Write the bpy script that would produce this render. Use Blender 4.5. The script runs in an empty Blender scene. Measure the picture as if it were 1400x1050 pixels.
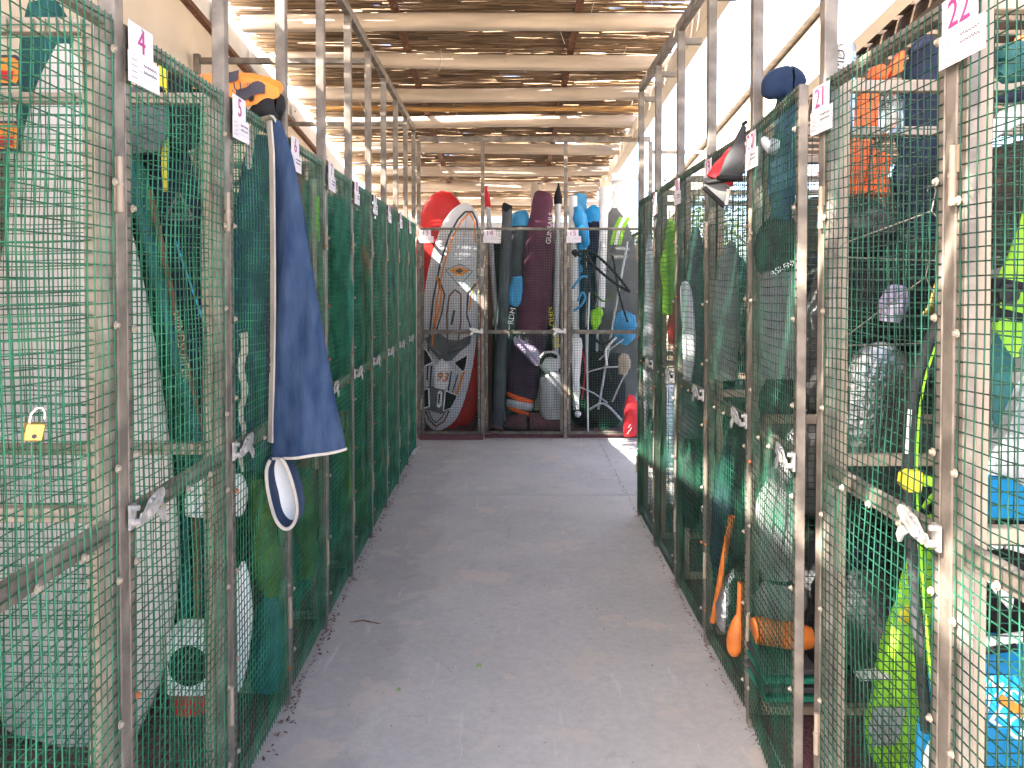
import bpy, math, random
import numpy as np
from mathutils import Vector, Matrix, noise as mnoise

R = math.radians
S = bpy.context.scene
COL = S.collection
random.seed(7)

# ------------------------------------------------------------------ camera, light, exposure
FPX = 1050.0
CAMH = 1.55
PITCH = R(1.2)
cam = bpy.data.cameras.new('camera')
cam.sensor_width = 36.0
cam.lens = 27.0
cam.shift_x = 6 / 1400
cam.shift_y = -118 / 1400
cam.clip_start = 0.05
cam.clip_end = 900
camo = bpy.data.objects.new('camera', cam)
COL.objects.link(camo)
camo.location = (0, 0, CAMH)
camo.rotation_euler = (R(90) - PITCH, 0, 0)
S.camera = camo

SUN_DIR = Vector((1.0, 0.62, -1.13)).normalized()      # the way the light travels
world = bpy.data.worlds.new('World')
S.world = world
world.use_nodes = True
wn = world.node_tree.nodes
bg = wn['Background']
sky = wn.new('ShaderNodeTexSky')
sky.sky_type = 'NISHITA'
sky.sun_disc = False
sky.sun_elevation = math.asin(-SUN_DIR.z)
sky.sun_rotation = math.atan2(-SUN_DIR.x, -SUN_DIR.y)
sky.dust_density = 4.0
sky.air_density = 0.7
sky.ozone_density = 0.5
world.node_tree.links.new(sky.outputs[0], bg.inputs[0])
bg.inputs[1].default_value = 0.15
sun = bpy.data.lights.new('sun', 'SUN')
sun.energy = 4.0
sun.angle = R(0.5)
sun.color = (1.0, 0.93, 0.82)
suno = bpy.data.objects.new('sun', sun)
COL.objects.link(suno)
suno.rotation_euler = SUN_DIR.to_track_quat('-Z', 'Y').to_euler()
S.view_settings.view_transform = 'Standard'
S.view_settings.look = 'None'
S.view_settings.exposure = 3.45
S.view_settings.gamma = 1
S.view_settings.use_curve_mapping = False
S.cycles.max_bounces = 10
S.cycles.diffuse_bounces = 6

F_ = Vector((0, math.cos(PITCH), -math.sin(PITCH)))
U_ = Vector((0, math.sin(PITCH), math.cos(PITCH)))
def P(px, py, Y):
    """point at distance Y seen at a pixel of the 1400 px photograph"""
    d = F_ + Vector((1, 0, 0)) * ((px - 694) / FPX) + U_ * ((407 - py) / FPX)
    return Vector((0, 0, CAMH)) + d * (Y / d.y)
def PX(px, Y): return (px - 694) / FPX * Y
def leftX(Y): return -0.785 - 0.0114 * Y
def rightX(Y): return 0.827 + 0.0105 * Y
def roofZ(Y): return 4.02 - 0.12 * Y
BASE = 0.035

# ------------------------------------------------------------------ materials
MATS = {}
def mat(name, col, rough=0.6, metal=0.0, var=0.12, scale=6.0, bump=0.0, bscale=40.0, col2=None, trans=0.0, spec=0.4, mix=(0.4, 0.65), stretch=None, alpha=None):
    if name in MATS: return MATS[name]
    m = bpy.data.materials.new(name); m.use_nodes = True
    nt = m.node_tree; N = nt.nodes; L = nt.links
    b = N['Principled BSDF']
    b.inputs['Roughness'].default_value = rough
    b.inputs['Metallic'].default_value = metal
    b.inputs['Specular IOR Level'].default_value = spec
    if trans: b.inputs['Transmission Weight'].default_value = trans
    tc = N.new('ShaderNodeTexCoord')
    src = tc.outputs['Object']
    if stretch:
        mp = N.new('ShaderNodeMapping'); mp.inputs['Scale'].default_value = stretch
        L.new(src, mp.inputs[0]); src = mp.outputs[0]
    nz = N.new('ShaderNodeTexNoise'); nz.inputs['Scale'].default_value = scale; nz.inputs['Detail'].default_value = 6
    L.new(src, nz.inputs['Vector'])
    rp = N.new('ShaderNodeValToRGB')
    c1 = tuple(max(0, c * (1 - var)) for c in col[:3]) + (1,)
    c2 = (tuple(min(1, c * (1 + var)) for c in col[:3]) if col2 is None else tuple(col2[:3])) + (1,)
    rp.color_ramp.elements[0].position = mix[0]; rp.color_ramp.elements[1].position = mix[1]
    rp.color_ramp.elements[0].color = c1; rp.color_ramp.elements[1].color = c2
    L.new(nz.outputs['Fac'], rp.inputs[0]); L.new(rp.outputs[0], b.inputs['Base Color'])
    if bump:
        n2 = N.new('ShaderNodeTexNoise'); n2.inputs['Scale'].default_value = bscale; n2.inputs['Detail'].default_value = 4
        L.new(src, n2.inputs['Vector'])
        bp = N.new('ShaderNodeBump'); bp.inputs['Strength'].default_value = bump; bp.inputs['Distance'].default_value = 0.01
        L.new(n2.outputs['Fac'], bp.inputs['Height']); L.new(bp.outputs[0], b.inputs['Normal'])
    MATS[name] = m
    return m

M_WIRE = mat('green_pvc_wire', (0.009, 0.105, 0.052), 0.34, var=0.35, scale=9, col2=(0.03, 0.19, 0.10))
M_WIRED = mat('shaded_wire', (0.006, 0.040, 0.024), 0.4, var=0.4, scale=9, col2=(0.014, 0.085, 0.05))  # same wire darkened, shade put into the colour for right and far rows
M_GALV = mat('galvanised_steel', (0.18, 0.152, 0.125), 0.5, 0.25, var=0.3, scale=14, bump=0.12, bscale=120)
M_GALVW = mat('warm_weathered_steel', (0.38, 0.30, 0.225), 0.55, 0.1, var=0.15, scale=7, bump=0.15, bscale=90, col2=(0.27, 0.205, 0.15))
M_LATCH = mat('zinc_latch', (0.52, 0.50, 0.48), 0.4, 0.55, var=0.2, scale=60, bump=0.1)
M_BOLT = mat('bolt_cream', (0.33, 0.285, 0.22), 0.6, 0.2, var=0.2, scale=100)
M_RUST = mat('rusty_bolt', (0.36, 0.13, 0.05), 0.8, 0.1, var=0.3, scale=100)
M_WALL = mat('cream_plaster', (0.78, 0.66, 0.51), 0.85, var=0.06, scale=2.2, bump=0.08, bscale=60)
M_WHITE = mat('white_paint', (0.78, 0.77, 0.75), 0.55, var=0.06)
M_BEAM = mat('painted_beam', (0.60, 0.49, 0.38), 0.7, var=0.16, scale=3, bump=0.2, bscale=30, stretch=(0.5, 4, 4))
M_REED = mat('dry_reed', (0.20, 0.128, 0.07), 0.75, var=0.5, scale=2.5, stretch=(0.8, 30, 30), col2=(0.33, 0.22, 0.125))
M_CANE = mat('orange_cane', (0.55, 0.30, 0.10), 0.6, var=0.25, scale=4, stretch=(1, 10, 10))
M_MAROON = mat('maroon_rubber', (0.13, 0.045, 0.055), 0.9, var=0.5, scale=160, bump=0.3, bscale=200, col2=(0.2, 0.09, 0.1))
M_PAPER = mat('paper', (0.66, 0.61, 0.63), 0.8, var=0.06, scale=4)
M_PINK = mat('magenta_ink', (0.36, 0.045, 0.19), 0.7, var=0.05)
M_INK = mat('dark_ink', (0.05, 0.045, 0.06), 0.7, var=0.05)
M_GREYINK = mat('grey_ink', (0.35, 0.33, 0.36), 0.7, var=0.05)
M_NAVY = mat('navy_fabric', (0.008, 0.010, 0.030), 0.85, var=0.3, bump=0.25, bscale=50)
M_NAVB = mat('navy_blue_fleece', (0.008, 0.022, 0.058), 0.9, var=0.2, bump=0.3, bscale=30)
M_SOCK = mat('blue_boardsock', (0.010, 0.033, 0.090), 0.85, var=0.12, scale=14, bump=0.35, bscale=60, col2=(0.045, 0.075, 0.140), stretch=(2, 2, .5), mix=(.35, .75))
M_CREAM = mat('cream_trim', (0.52, 0.46, 0.39), 0.75, var=0.15)
M_TEAL = mat('teal_fabric', (0.012, 0.095, 0.10), 0.7, var=0.25, bump=0.2)
M_BLUET = mat('dark_blue_sail', (0.008, 0.036, 0.062), 0.7, var=0.3, bump=0.25, bscale=18)
M_BLACK = mat('black_fabric', (0.007, 0.007, 0.008), 0.75, var=0.4, bump=0.3)
M_CHAR = mat('charcoal_fabric', (0.032, 0.032, 0.035), 0.75, var=0.2, bump=0.2)
M_GREYF = mat('grey_fabric', (0.13, 0.13, 0.128), 0.75, var=0.15, bump=0.2, bscale=25)
M_DKGREY = mat('slate_bag', (0.065, 0.075, 0.085), 0.6, var=0.2, bump=0.1)
M_PALE = mat('pale_board', (0.70, 0.62, 0.57), 0.4, var=0.1, scale=3, bump=0.05)
M_BOARDW = mat('white_board', (0.58, 0.59, 0.62), 0.3, var=0.08, scale=4)
M_RED = mat('red_board', (0.52, 0.02, 0.018), 0.4, var=0.12)
M_REDF = mat('red_fabric', (0.50, 0.018, 0.025), 0.7, var=0.15, bump=0.15)
M_ORANGE = mat('orange_plastic', (0.78, 0.25, 0.03), 0.5, var=0.08)
M_ORDULL = mat('faded_orange', (0.50, 0.135, 0.022), 0.6, var=0.25, scale=12)
M_ORFOAM = mat('orange_foam', (0.78, 0.12, 0.02), 0.7, var=0.14, bump=0.15, bscale=20)
M_LIME = mat('lime_fabric', (0.28, 0.62, 0.03), 0.6, var=0.2, bump=0.2, bscale=20)
M_OLIVE = mat('olive_lime_fabric', (0.075, 0.16, 0.02), 0.7, var=0.3, bump=0.25, bscale=20)
M_YELL = mat('yellow_plastic', (0.75, 0.62, 0.04), 0.5, var=0.1)
M_BLUE = mat('bright_blue', (0.01, 0.24, 0.52), 0.45, var=0.12, bump=0.08, bscale=15)
M_SKYB = mat('sky_blue_nylon', (0.05, 0.30, 0.55), 0.6, var=0.2, bump=0.25, bscale=18)
M_MARO = mat('maroon_sail_bag', (0.10, 0.025, 0.055), 0.7, var=0.2, bump=0.3, bscale=16)
M_PURP = mat('purple_quilt', (0.045, 0.02, 0.045), 0.8, var=0.25, bump=0.5, bscale=22)
M_SILV = mat('silver_foil', (0.45, 0.45, 0.44), 0.3, 0.9, var=0.25, bump=0.8, bscale=55)
M_SILVB = mat('silver_grey_nylon', (0.45, 0.46, 0.48), 0.45, 0.2, var=0.15, bump=0.2)
M_BRASS = mat('brass', (0.62, 0.42, 0.12), 0.35, 0.9, var=0.1)
M_STEEL = mat('steel', (0.7, 0.68, 0.64), 0.25, 0.9, var=0.05)
M_BROWN = mat('brown_wood', (0.17, 0.075, 0.04), 0.7, var=0.3, scale=4, stretch=(8, 8, 0.7), bump=0.2)
M_DKWOOD = mat('dark_plank', (0.07, 0.045, 0.03), 0.8, var=0.4, scale=4, stretch=(6, 0.6, 8), bump=0.3)
M_GLASS = mat('jar_glass', (0.42, 0.45, 0.43), 0.08, var=0.02, trans=0.85)
M_LILAC = mat('lilac_cloth', (0.36, 0.30, 0.42), 0.8, var=0.15, bump=0.2)
M_SAND = mat('sand_tube', (0.45, 0.37, 0.27), 0.7, var=0.12)
M_LEAF = mat('leaf', (0.10, 0.16, 0.03), 0.6, var=0.5, scale=1.2, col2=(0.16, 0.20, 0.045))
M_BARK = mat('bark', (0.14, 0.10, 0.07), 0.9, var=0.3, bump=0.5)
M_DEAD = mat('dead_leaf', (0.16, 0.08, 0.045), 0.8, var=0.6, scale=40)
M_LIMEG = mat('green_cap', (0.22, 0.32, 0.10), 0.4, var=0.1)
M_GREENN = mat('dark_green_tarp', (0.008, 0.11, 0.07), 0.7, var=0.3, bump=0.3, bscale=12)
M_NET = mat('black_net', (0.009, 0.012, 0.011), 0.8, var=0.3)

def floor_material():
    m = bpy.data.materials.new('grey_floor_paint'); m.use_nodes = True
    nt = m.node_tree; N = nt.nodes; L = nt.links; b = N['Principled BSDF']
    tc = N.new('ShaderNodeTexCoord')
    def nz(sc, det=6, rough=0.55):
        n = N.new('ShaderNodeTexNoise'); n.inputs['Scale'].default_value = sc; n.inputs['Detail'].default_value = det
        n.inputs['Roughness'].default_value = rough; L.new(tc.outputs['Object'], n.inputs['Vector']); return n
    def ramp(src, p0, p1, c0, c1):
        r = N.new('ShaderNodeValToRGB'); e = r.color_ramp.elements
        e[0].position = p0; e[1].position = p1; e[0].color = (*c0, 1); e[1].color = (*c1, 1)
        L.new(src, r.inputs[0]); return r.outputs[0]
    def mixc(fac, a, b_, mode='MIX'):
        x = N.new('ShaderNodeMix'); x.data_type = 'RGBA'; x.blend_type = mode
        if isinstance(fac, float): x.inputs[0].default_value = fac
        else: L.new(fac, x.inputs[0])
        for v, i in ((a, 6), (b_, 7)):
            if isinstance(v, tuple): x.inputs[i].default_value = (*v, 1)
            else: L.new(v, x.inputs[i])
        return x.outputs[2]
    base = ramp(nz(1.3).outputs['Fac'], 0.3, 0.7, (0.375, 0.362, 0.345), (0.47, 0.452, 0.43))
    fine = ramp(nz(35, 8, .7).outputs['Fac'], 0.3, 0.75, (0.86, 0.86, 0.86), (1.1, 1.1, 1.1))
    c = mixc(1.0, base, fine, 'MULTIPLY')
    worn = ramp(nz(2.1, 9, .68).outputs['Fac'], 0.585, 0.61, (0, 0, 0), (.75, .75, .75))      # worn through to sandy concrete
    c = mixc(worn, c, (0.50, 0.44, 0.38))
    damp = ramp(nz(0.8, 8, .6).outputs['Fac'], 0.60, 0.66, (0, 0, 0), (.35, .35, .35))      # old damp stains
    c = mixc(damp, c, (0.28, 0.27, 0.26))
    # dirt gathered along the left-hand lockers
    sp = N.new('ShaderNodeSeparateXYZ'); L.new(tc.outputs['Object'], sp.inputs[0])
    ad = N.new('ShaderNodeMath'); ad.operation = 'MULTIPLY_ADD'; L.new(nz(2.6, 7).outputs['Fac'], ad.inputs[0]); ad.inputs[1].default_value = -0.75
    L.new(sp.outputs['X'], ad.inputs[2])
    edge = ramp(ad.outputs[0], 0.0, 0.06, (1, 1, 1), (0, 0, 0))
    mp = N.new('ShaderNodeMapRange'); L.new(ad.outputs[0], mp.inputs[0]); mp.inputs[1].default_value = -1.02; mp.inputs[2].default_value = -0.94
    mp.inputs[3].default_value = 0.3; mp.inputs[4].default_value = 0.0
    c = mixc(mp.outputs[0], c, (0.20, 0.185, 0.175))
    def spread(sc, p0, p1, stretch=None):
        n = N.new('ShaderNodeTexNoise'); n.inputs['Scale'].default_value = sc; n.inputs['Detail'].default_value = 10; n.inputs['Roughness'].default_value = .66
        m_ = N.new('ShaderNodeMapping'); m_.inputs['Scale'].default_value = stretch or (1, 1, 1); m_.inputs['Location'].default_value = (sc, 3 * sc, 0)
        L.new(tc.outputs['Object'], m_.inputs[0]); L.new(m_.outputs[0], n.inputs['Vector']); return ramp(n.outputs['Fac'], p0, p1, (0, 0, 0), (1, 1, 1))
    c = mixc(mixc(1.0, spread(3.3, .57, .60), (.55, .55, .55), 'MULTIPLY'), c, (0.47, 0.42, 0.365))       # sandy flakes
    c = mixc(mixc(1.0, spread(7, .62, .66), (.5, .5, .5), 'MULTIPLY'), c, (0.29, 0.28, 0.265))            # rubbed dark flecks
    c = mixc(mixc(1.0, spread(2.2, .63, .64, (9, 1, 1)), (.35, .35, .35), 'MULTIPLY'), c, (0.55, 0.53, 0.51))   # drag scuffs
    v2 = N.new('ShaderNodeTexVoronoi'); v2.inputs['Scale'].default_value = 75; L.new(tc.outputs['Object'], v2.inputs['Vector'])
    s2 = mixc(1.0, ramp(v2.outputs['Distance'], 0.10, 0.17, (1, 1, 1), (0, 0, 0)), ramp(nz(14).outputs['Fac'], .57, .62, (0, 0, 0), (.7, .7, .7)), 'MULTIPLY')
    c = mixc(s2, c, (0.15, 0.14, 0.13))
    v3 = N.new('ShaderNodeTexVoronoi'); v3.feature = 'DISTANCE_TO_EDGE'; v3.inputs['Scale'].default_value = .55
    wv = N.new('ShaderNodeMix'); wv.data_type = 'VECTOR'; wv.inputs[0].default_value = .12; L.new(tc.outputs['Object'], wv.inputs[4]); L.new(nz(3, 8).outputs['Color'], wv.inputs[5]); L.new(wv.outputs[1], v3.inputs['Vector'])
    ck = mixc(1.0, ramp(v3.outputs['Distance'], .0008, .0022, (1, 1, 1), (0, 0, 0)), ramp(nz(1.7, 2).outputs['Fac'], .56, .62, (0, 0, 0), (.5, .5, .5)), 'MULTIPLY')
    c = mixc(ck, c, (0.16, 0.15, 0.14))                                                                    # hairline cracks
    vor = N.new('ShaderNodeTexVoronoi'); vor.inputs['Scale'].default_value = 22; L.new(tc.outputs['Object'], vor.inputs['Vector'])
    spots = ramp(vor.outputs['Distance'], 0.05, 0.09, (1, 1, 1), (0, 0, 0))
    gate = ramp(nz(9).outputs['Fac'], 0.56, 0.6, (0, 0, 0), (.8, .8, .8))
    sg = mixc(1.0, spots, gate, 'MULTIPLY')
    c = mixc(sg, c, (0.12, 0.11, 0.10))
    L.new(c, b.inputs['Base Color'])
    rr = ramp(nz(4).outputs['Fac'], 0.3, 0.7, (0.5, 0.5, 0.5), (0.75, 0.75, 0.75)); L.new(rr, b.inputs['Roughness'])
    bp = N.new('ShaderNodeBump'); bp.inputs['Strength'].default_value = 0.15; bp.inputs['Distance'].default_value = 0.006
    L.new(nz(30, 8, .7).outputs['Fac'], bp.inputs['Height']); L.new(bp.outputs[0], b.inputs['Normal'])
    return m
M_FLOOR = floor_material()

# ------------------------------------------------------------------ mesh building
class MB:
    def __init__(s): s.v = []; s.f = []
    def add(s, v, f):
        o = len(s.v); s.v += [tuple(p) for p in v]; s.f += [tuple(i + o for i in q) for q in f]
    def box(s, c, size, M=None):
        a, b, d = (x / 2 for x in size)
        vs = [Vector((x, y, z)) for x in (-a, a) for y in (-b, b) for z in (-d, d)]
        if M is not None: vs = [M @ p for p in vs]
        c = Vector(c)
        s.add([p + c for p in vs], [(0, 1, 3, 2), (4, 6, 7, 5), (0, 4, 5, 1), (2, 3, 7, 6), (0, 2, 6, 4), (1, 5, 7, 3)])
    def bar(s, p0, p1, w, h, up=(0, 0, 1)):
        p0 = Vector(p0); p1 = Vector(p1); t = (p1 - p0).normalized(); u = Vector(up)
        a = t.cross(u)
        if a.length < 1e-4: a = t.cross(Vector((0, 1, 0)))
        a.normalize(); u = a.cross(t)
        vs = [p + a * (i * w / 2) + u * (j * h / 2) for p in (p0, p1) for i, j in ((-1, -1), (1, -1), (1, 1), (-1, 1))]
        s.add(vs, [(3, 2, 1, 0), (4, 5, 6, 7), (0, 1, 5, 4), (1, 2, 6, 5), (2, 3, 7, 6), (3, 0, 4, 7)])
    def loft(s, rings, cap=True, closed=True):
        n = len(rings[0]); v = [p for r in rings for p in r]; f = []
        for i in range(len(rings) - 1):
            for k in range(n if closed else n - 1):
                f.append((i * n + k, i * n + (k + 1) % n, (i + 1) * n + (k + 1) % n, (i + 1) * n + k))
        if cap: f.append(tuple(range(n - 1, -1, -1))); f.append(tuple(range((len(rings) - 1) * n, len(rings) * n)))
        s.add(v, f)
    def tube(s, pts, r, n=8, cap=True):
        pts = [Vector(p) for p in pts]; rings = []
        rr = r if isinstance(r, (list, tuple)) else [r] * len(pts)
        ref = None
        for i, p in enumerate(pts):
            t = (pts[min(i + 1, len(pts) - 1)] - pts[max(i - 1, 0)]).normalized()
            if ref is None or abs(ref.dot(t)) > 0.99: ref = Vector((0, 1, 0)) if abs(t.y) < 0.9 else Vector((1, 0, 0))
            a = t.cross(ref).normalized(); b = t.cross(a).normalized(); ref = -b if b.dot(ref) < 0 else b
            rings.append([p + a * (math.cos(2 * math.pi * k / n) * rr[i]) + b * (math.sin(2 * math.pi * k / n) * rr[i]) for k in range(n)])
        s.loft(rings, cap)
    def lathe(s, prof, c=(0, 0, 0), n=20, axis='z'):
        c = Vector(c); rings = []
        for r, z in prof:
            ring = []
            for k in range(n):
                x, y = r * math.cos(2 * math.pi * k / n), r * math.sin(2 * math.pi * k / n)
                ring.append(c + (Vector((x, y, z)) if axis == 'z' else Vector((x, z, y))))
            rings.append(ring)
        s.loft(rings)
    def prism(s, poly, o, u, w, d):
        """polygon (a, b) in the plane o + a*u + b*w, given depth along d"""
        o = Vector(o); u = Vector(u); w = Vector(w); d = Vector(d); n = len(poly)
        A = [o + u * a + w * b for a, b in poly]; B = [p + d for p in A]
        f = [tuple(range(n - 1, -1, -1)), tuple(range(n, 2 * n))]
        f += [(i, (i + 1) % n, n + (i + 1) % n, n + i) for i in range(n)]
        s.add(A + B, f)
    def mesh(s, name, material, smooth=False, off=None):
        me = bpy.data.meshes.new(name)
        v = s.v if off is None else [(p[0] - off[0], p[1] - off[1], p[2] - off[2]) for p in s.v]
        me.from_pydata(v, [], s.f)
        if material: me.materials.append(material)
        if smooth: me.polygons.foreach_set('use_smooth', [True] * len(me.polygons))
        me.update()
        return me
    def base(s):
        a = np.array([(p[0], p[1], p[2]) for p in s.v]); lo = a.min(0); hi = a.max(0)
        return Vector(((lo[0] + hi[0]) / 2, (lo[1] + hi[1]) / 2, lo[2]))

def link(name, data, parent=None, loc=None, rot=None):
    o = bpy.data.objects.new(name, data); COL.objects.link(o)
    if parent: o.parent = parent
    if loc is not None: o.location = loc
    if rot is not None: o.rotation_euler = rot
    return o
def bevel(o, w=0.0015, seg=1):
    m = o.modifiers.new('bevel', 'BEVEL'); m.width = w; m.segments = seg; m.limit_method = 'ANGLE'; m.angle_limit = R(50); return o
def smooth_by_angle(me, ang=40):
    me.polygons.foreach_set('use_smooth', [True] * len(me.polygons)); me.set_sharp_from_angle(angle=R(ang))
def tag(o, label, cat, group=None):
    o['label'] = label; o['category'] = cat
    if group: o['group'] = group
    return o
def thing(name, label, cat, loc=(0, 0, 0), rz=0, group=None):
    o = link(name, None, None, loc, (0, 0, rz)); o.empty_display_size = 0.05
    return tag(o, label, cat, group)
def solo(name, label, cat, mb, material, group=None, smooth=False):
    b = mb.base(); me = mb.mesh(name, material, False, b)
    if smooth: smooth_by_angle(me, 50)
    return tag(link(name, me, None, b), label, cat, group)
def part(root, name, mb, material, smooth=False, label=None, stuff=False):
    """world-space shape made a child of root (a part) or of a part"""
    w = Vector(root.location)
    p = root.parent
    while p: w += Vector(p.location); p = p.parent
    me = mb.mesh(name, material, False, w)
    if smooth: smooth_by_angle(me, 50)
    o = link(name, me, root)
    if label: o['label'] = label
    if stuff: o['kind'] = 'stuff'
    return o
def structure(name, mb, material, kind='structure', smooth=False):
    b = mb.base(); me = mb.mesh(name, material, False, b)
    if smooth: smooth_by_angle(me, 50)
    o = link(name, me, None, b); o['kind'] = kind; return o

def catmull(pts, n):
    out = []; m = len(pts)
    for i in range(m - 1):
        p0, p1, p2, p3 = (np.array(pts[max(0, min(m - 1, i + k))], float) for k in (-1, 0, 1, 2))
        for j in range(n):
            t = j / n
            out.append(0.5 * ((2 * p1) + (-p0 + p2) * t + (2 * p0 - 5 * p1 + 4 * p2 - p3) * t * t + (-p0 + 3 * p1 - 3 * p2 + p3) * t ** 3))
    out.append(np.array(pts[-1], float))
    return out
def sack(stations, depth=0.5, wr=0.0, n=18, sub=5, e=2.0, seed=0, wscale=9.0, maxd=None, yaw=0.0):
    """a lofted body: stations are (px, py, Y, half width in px); depth = thickness as share of width"""
    pts = []
    for px, py, Y, hw in stations:
        p = P(px, py, Y)
        pts.append((p.x, p.y, max(p.z, BASE), hw * Y / FPX))
    C = catmull(pts, sub); mb = MB(); rings = []
    cy, sy = math.cos(yaw), math.sin(yaw)
    for i, c in enumerate(C):
        t = C[min(i + 1, len(C) - 1)][:3] - C[max(i - 1, 0)][:3]; t = Vector(t)
        t = t.normalized() if t.length > 1e-6 else Vector((0, 0, 1))
        d = Vector((-sy, cy, 0)); a = d.cross(t)
        a = a.normalized() if a.length > 1e-4 else Vector((1, 0, 0))
        if a.x < 0: a = -a
        d = a.cross(t).normalized()
        hw = max(0.002, c[3]); hd = hw * depth
        if maxd: hd = min(hd, maxd)
        ring = []
        for k in range(n):
            th = 2 * math.pi * k / n; cs, sn = math.cos(th), math.sin(th)
            x = math.copysign(abs(cs) ** (2 / e), cs) * hw; y = math.copysign(abs(sn) ** (2 / e), sn) * hd
            p = Vector(c[:3]) + a * x + d * y
            if wr:
                q = p * wscale + Vector((seed * 7.1, 0, 0))
                k2 = mnoise.noise(q) + 0.5 * mnoise.noise(q * 2.7)
                p = p + (a * cs + d * sn) * (wr * k2)
            if p.z < 0.03: p.z = 0.03
            ring.append(p)
        rings.append(ring)
    mb.loft(rings)
    return mb
def pole(a, b, r, n=8, mid=None):
    pts = [P(*a)] + ([P(*q) for q in mid] if mid else []) + [P(*b)]
    mb = MB(); mb.tube(pts if not mid else [Vector(q) for q in catmull(pts, 6)], r, n); return mb
def sheet(poly, Y, th=0.004, wave=0.012, freq=28, nx=14, nz=18, seed=0, tilt=0.0):
    """hanging cloth between a left and right edge given as ((py, pxl, pxr), ...)"""
    mb = MB(); F = []; B = []
    ys = [p[0] for p in poly]
    for i in range(nz + 1):
        py = ys[0] + (ys[-1] - ys[0]) * i / nz
        l = np.interp(py, ys, [p[1] for p in poly]); r = np.interp(py, ys, [p[2] for p in poly])
        for k in range(nx + 1):
            u = k / nx; p = P(l + (r - l) * u, py, Y)
            w = wave * (math.sin(freq * p.x + seed + p.z * 2) + 0.6 * mnoise.noise(Vector((p.x * 9, seed, p.z * 5))))
            p.y += w + tilt * (u - .5)
            F.append(p); B.append(p + Vector((0, th, 0)))
    m = nx + 1; n = len(F); f = []
    for i in range(nz):
        for k in range(nx):
            a, b, c, d = i * m + k, i * m + k + 1, (i + 1) * m + k + 1, (i + 1) * m + k
            f.append((a, d, c, b)); f.append((n + a, n + b, n + c, n + d))
    edge = [k for k in range(m)] + [i * m + nx for i in range(1, nz + 1)] + [nz * m + k for k in range(nx - 1, -1, -1)] + [i * m for i in range(nz - 1, 0, -1)]
    for i in range(len(edge)):
        a, b = edge[i], edge[(i + 1) % len(edge)]; f.append((a, b, n + b, n + a))
    mb.add(F + B, f); return mb
def text_mesh(name, s, size, material, ext=0.0004, align='CENTER', shear=0.0):
    cu = bpy.data.curves.new(name, 'FONT'); cu.body = s; cu.size = size; cu.extrude = ext; cu.align_x = align; cu.align_y = 'CENTER'; cu.shear = shear
    cu.resolution_u = 3
    o = bpy.data.objects.new(name, cu); COL.objects.link(o)
    me = bpy.data.meshes.new_from_object(o.evaluated_get(bpy.context.evaluated_depsgraph_get()))
    bpy.data.objects.remove(o); bpy.data.curves.remove(cu)
    me.transform(Matrix.Rotation(R(90), 4, 'X')); me.name = name
    me.materials.clear(); me.materials.append(material); return me

# ------------------------------------------------------------------ welded wire mesh
def wires(w, h, seed, sp=0.0254, r=0.00165, sag=0.008, seg=0.11, wmat=None):
    """one welded panel in the local x-z plane, wires bowing in and out a little"""
    rnd = random.Random(seed); ph = [rnd.uniform(0, 6.28) for _ in range(8)]
    def bow(x, z):
        wx = math.sin(math.pi * min(1, max(0, x / w))); wz = abs(math.sin(2 * math.pi * z / h)) ** .6
        return sag * wx * wz * (math.sin(3.1 * z / h * 3 + ph[0]) + .6 * math.sin(7 * x / w + ph[1] + 5 * z) + .4 * math.sin(11 * z + ph[2]))
    def dz(x, z): return 0.004 * math.sin(4.2 * x / w + ph[3] + 2.3 * z) * math.sin(math.pi * x / w) + .0025 * math.sin(15 * x + 9 * z + ph[6])
    def dx(x, z): return 0.0035 * math.sin(3.3 * z + ph[4]) * math.sin(math.pi * x / w) + .002 * math.sin(9 * z + 31 * x + ph[7])
    V = []; Fc = []
    tri = [(math.cos(a), math.sin(a)) for a in (0.5, 2.6, 4.7)]
    def strand(pts, along):
        o = len(V)
        for x, y, z in pts:
            for c, s_ in tri:
                V.append((x + (0 if along == 'x' else c * r), y + s_ * r, z + (c * r if along == 'x' else 0)))
        for i in range(len(pts) - 1):
            for k in range(3):
                a, b = o + i * 3 + k, o + i * 3 + (k + 1) % 3
                Fc.append((a, b, b + 3, a + 3) if along == 'x' else (a, a + 3, b + 3, b))
    nx = int(w / sp); nz = int(h / sp)
    for i in range(nx + 1):
        x = (i + .5) * w / (nx + 1); m = max(2, int(h / seg))
        strand([(x + dx(x, z), bow(x, z), z) for z in (h * k / m for k in range(m + 1))], 'z')
    for j in range(nz + 1):
        z = (j + .5) * h / (nz + 1); m = max(2, int(w / seg))
        strand([(x, bow(x, z) + 2 * r * .8, z + dz(x, z)) for x in (w * k / m for k in range(m + 1))], 'x')
    me = bpy.data.meshes.new('wire_mesh'); me.from_pydata(V, [], Fc); me.materials.append(wmat or M_WIRE)
    me.polygons.foreach_set('use_smooth', [True] * len(me.polygons)); me.update()
    return me

HD = 2.08      # top of the doors
ZB = 0.045     # bottom of the doors
ZM = 1.055     # middle rail
DEP = 1.0
_wire_cache = {}
def wire_panel(w, h, seed, key, m=None):
    k = (round(w, 3), round(h, 3), key, m.name if m else '')
    if k not in _wire_cache: _wire_cache[k] = wires(w, h, seed, wmat=m)
    return _wire_cache[k]

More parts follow.
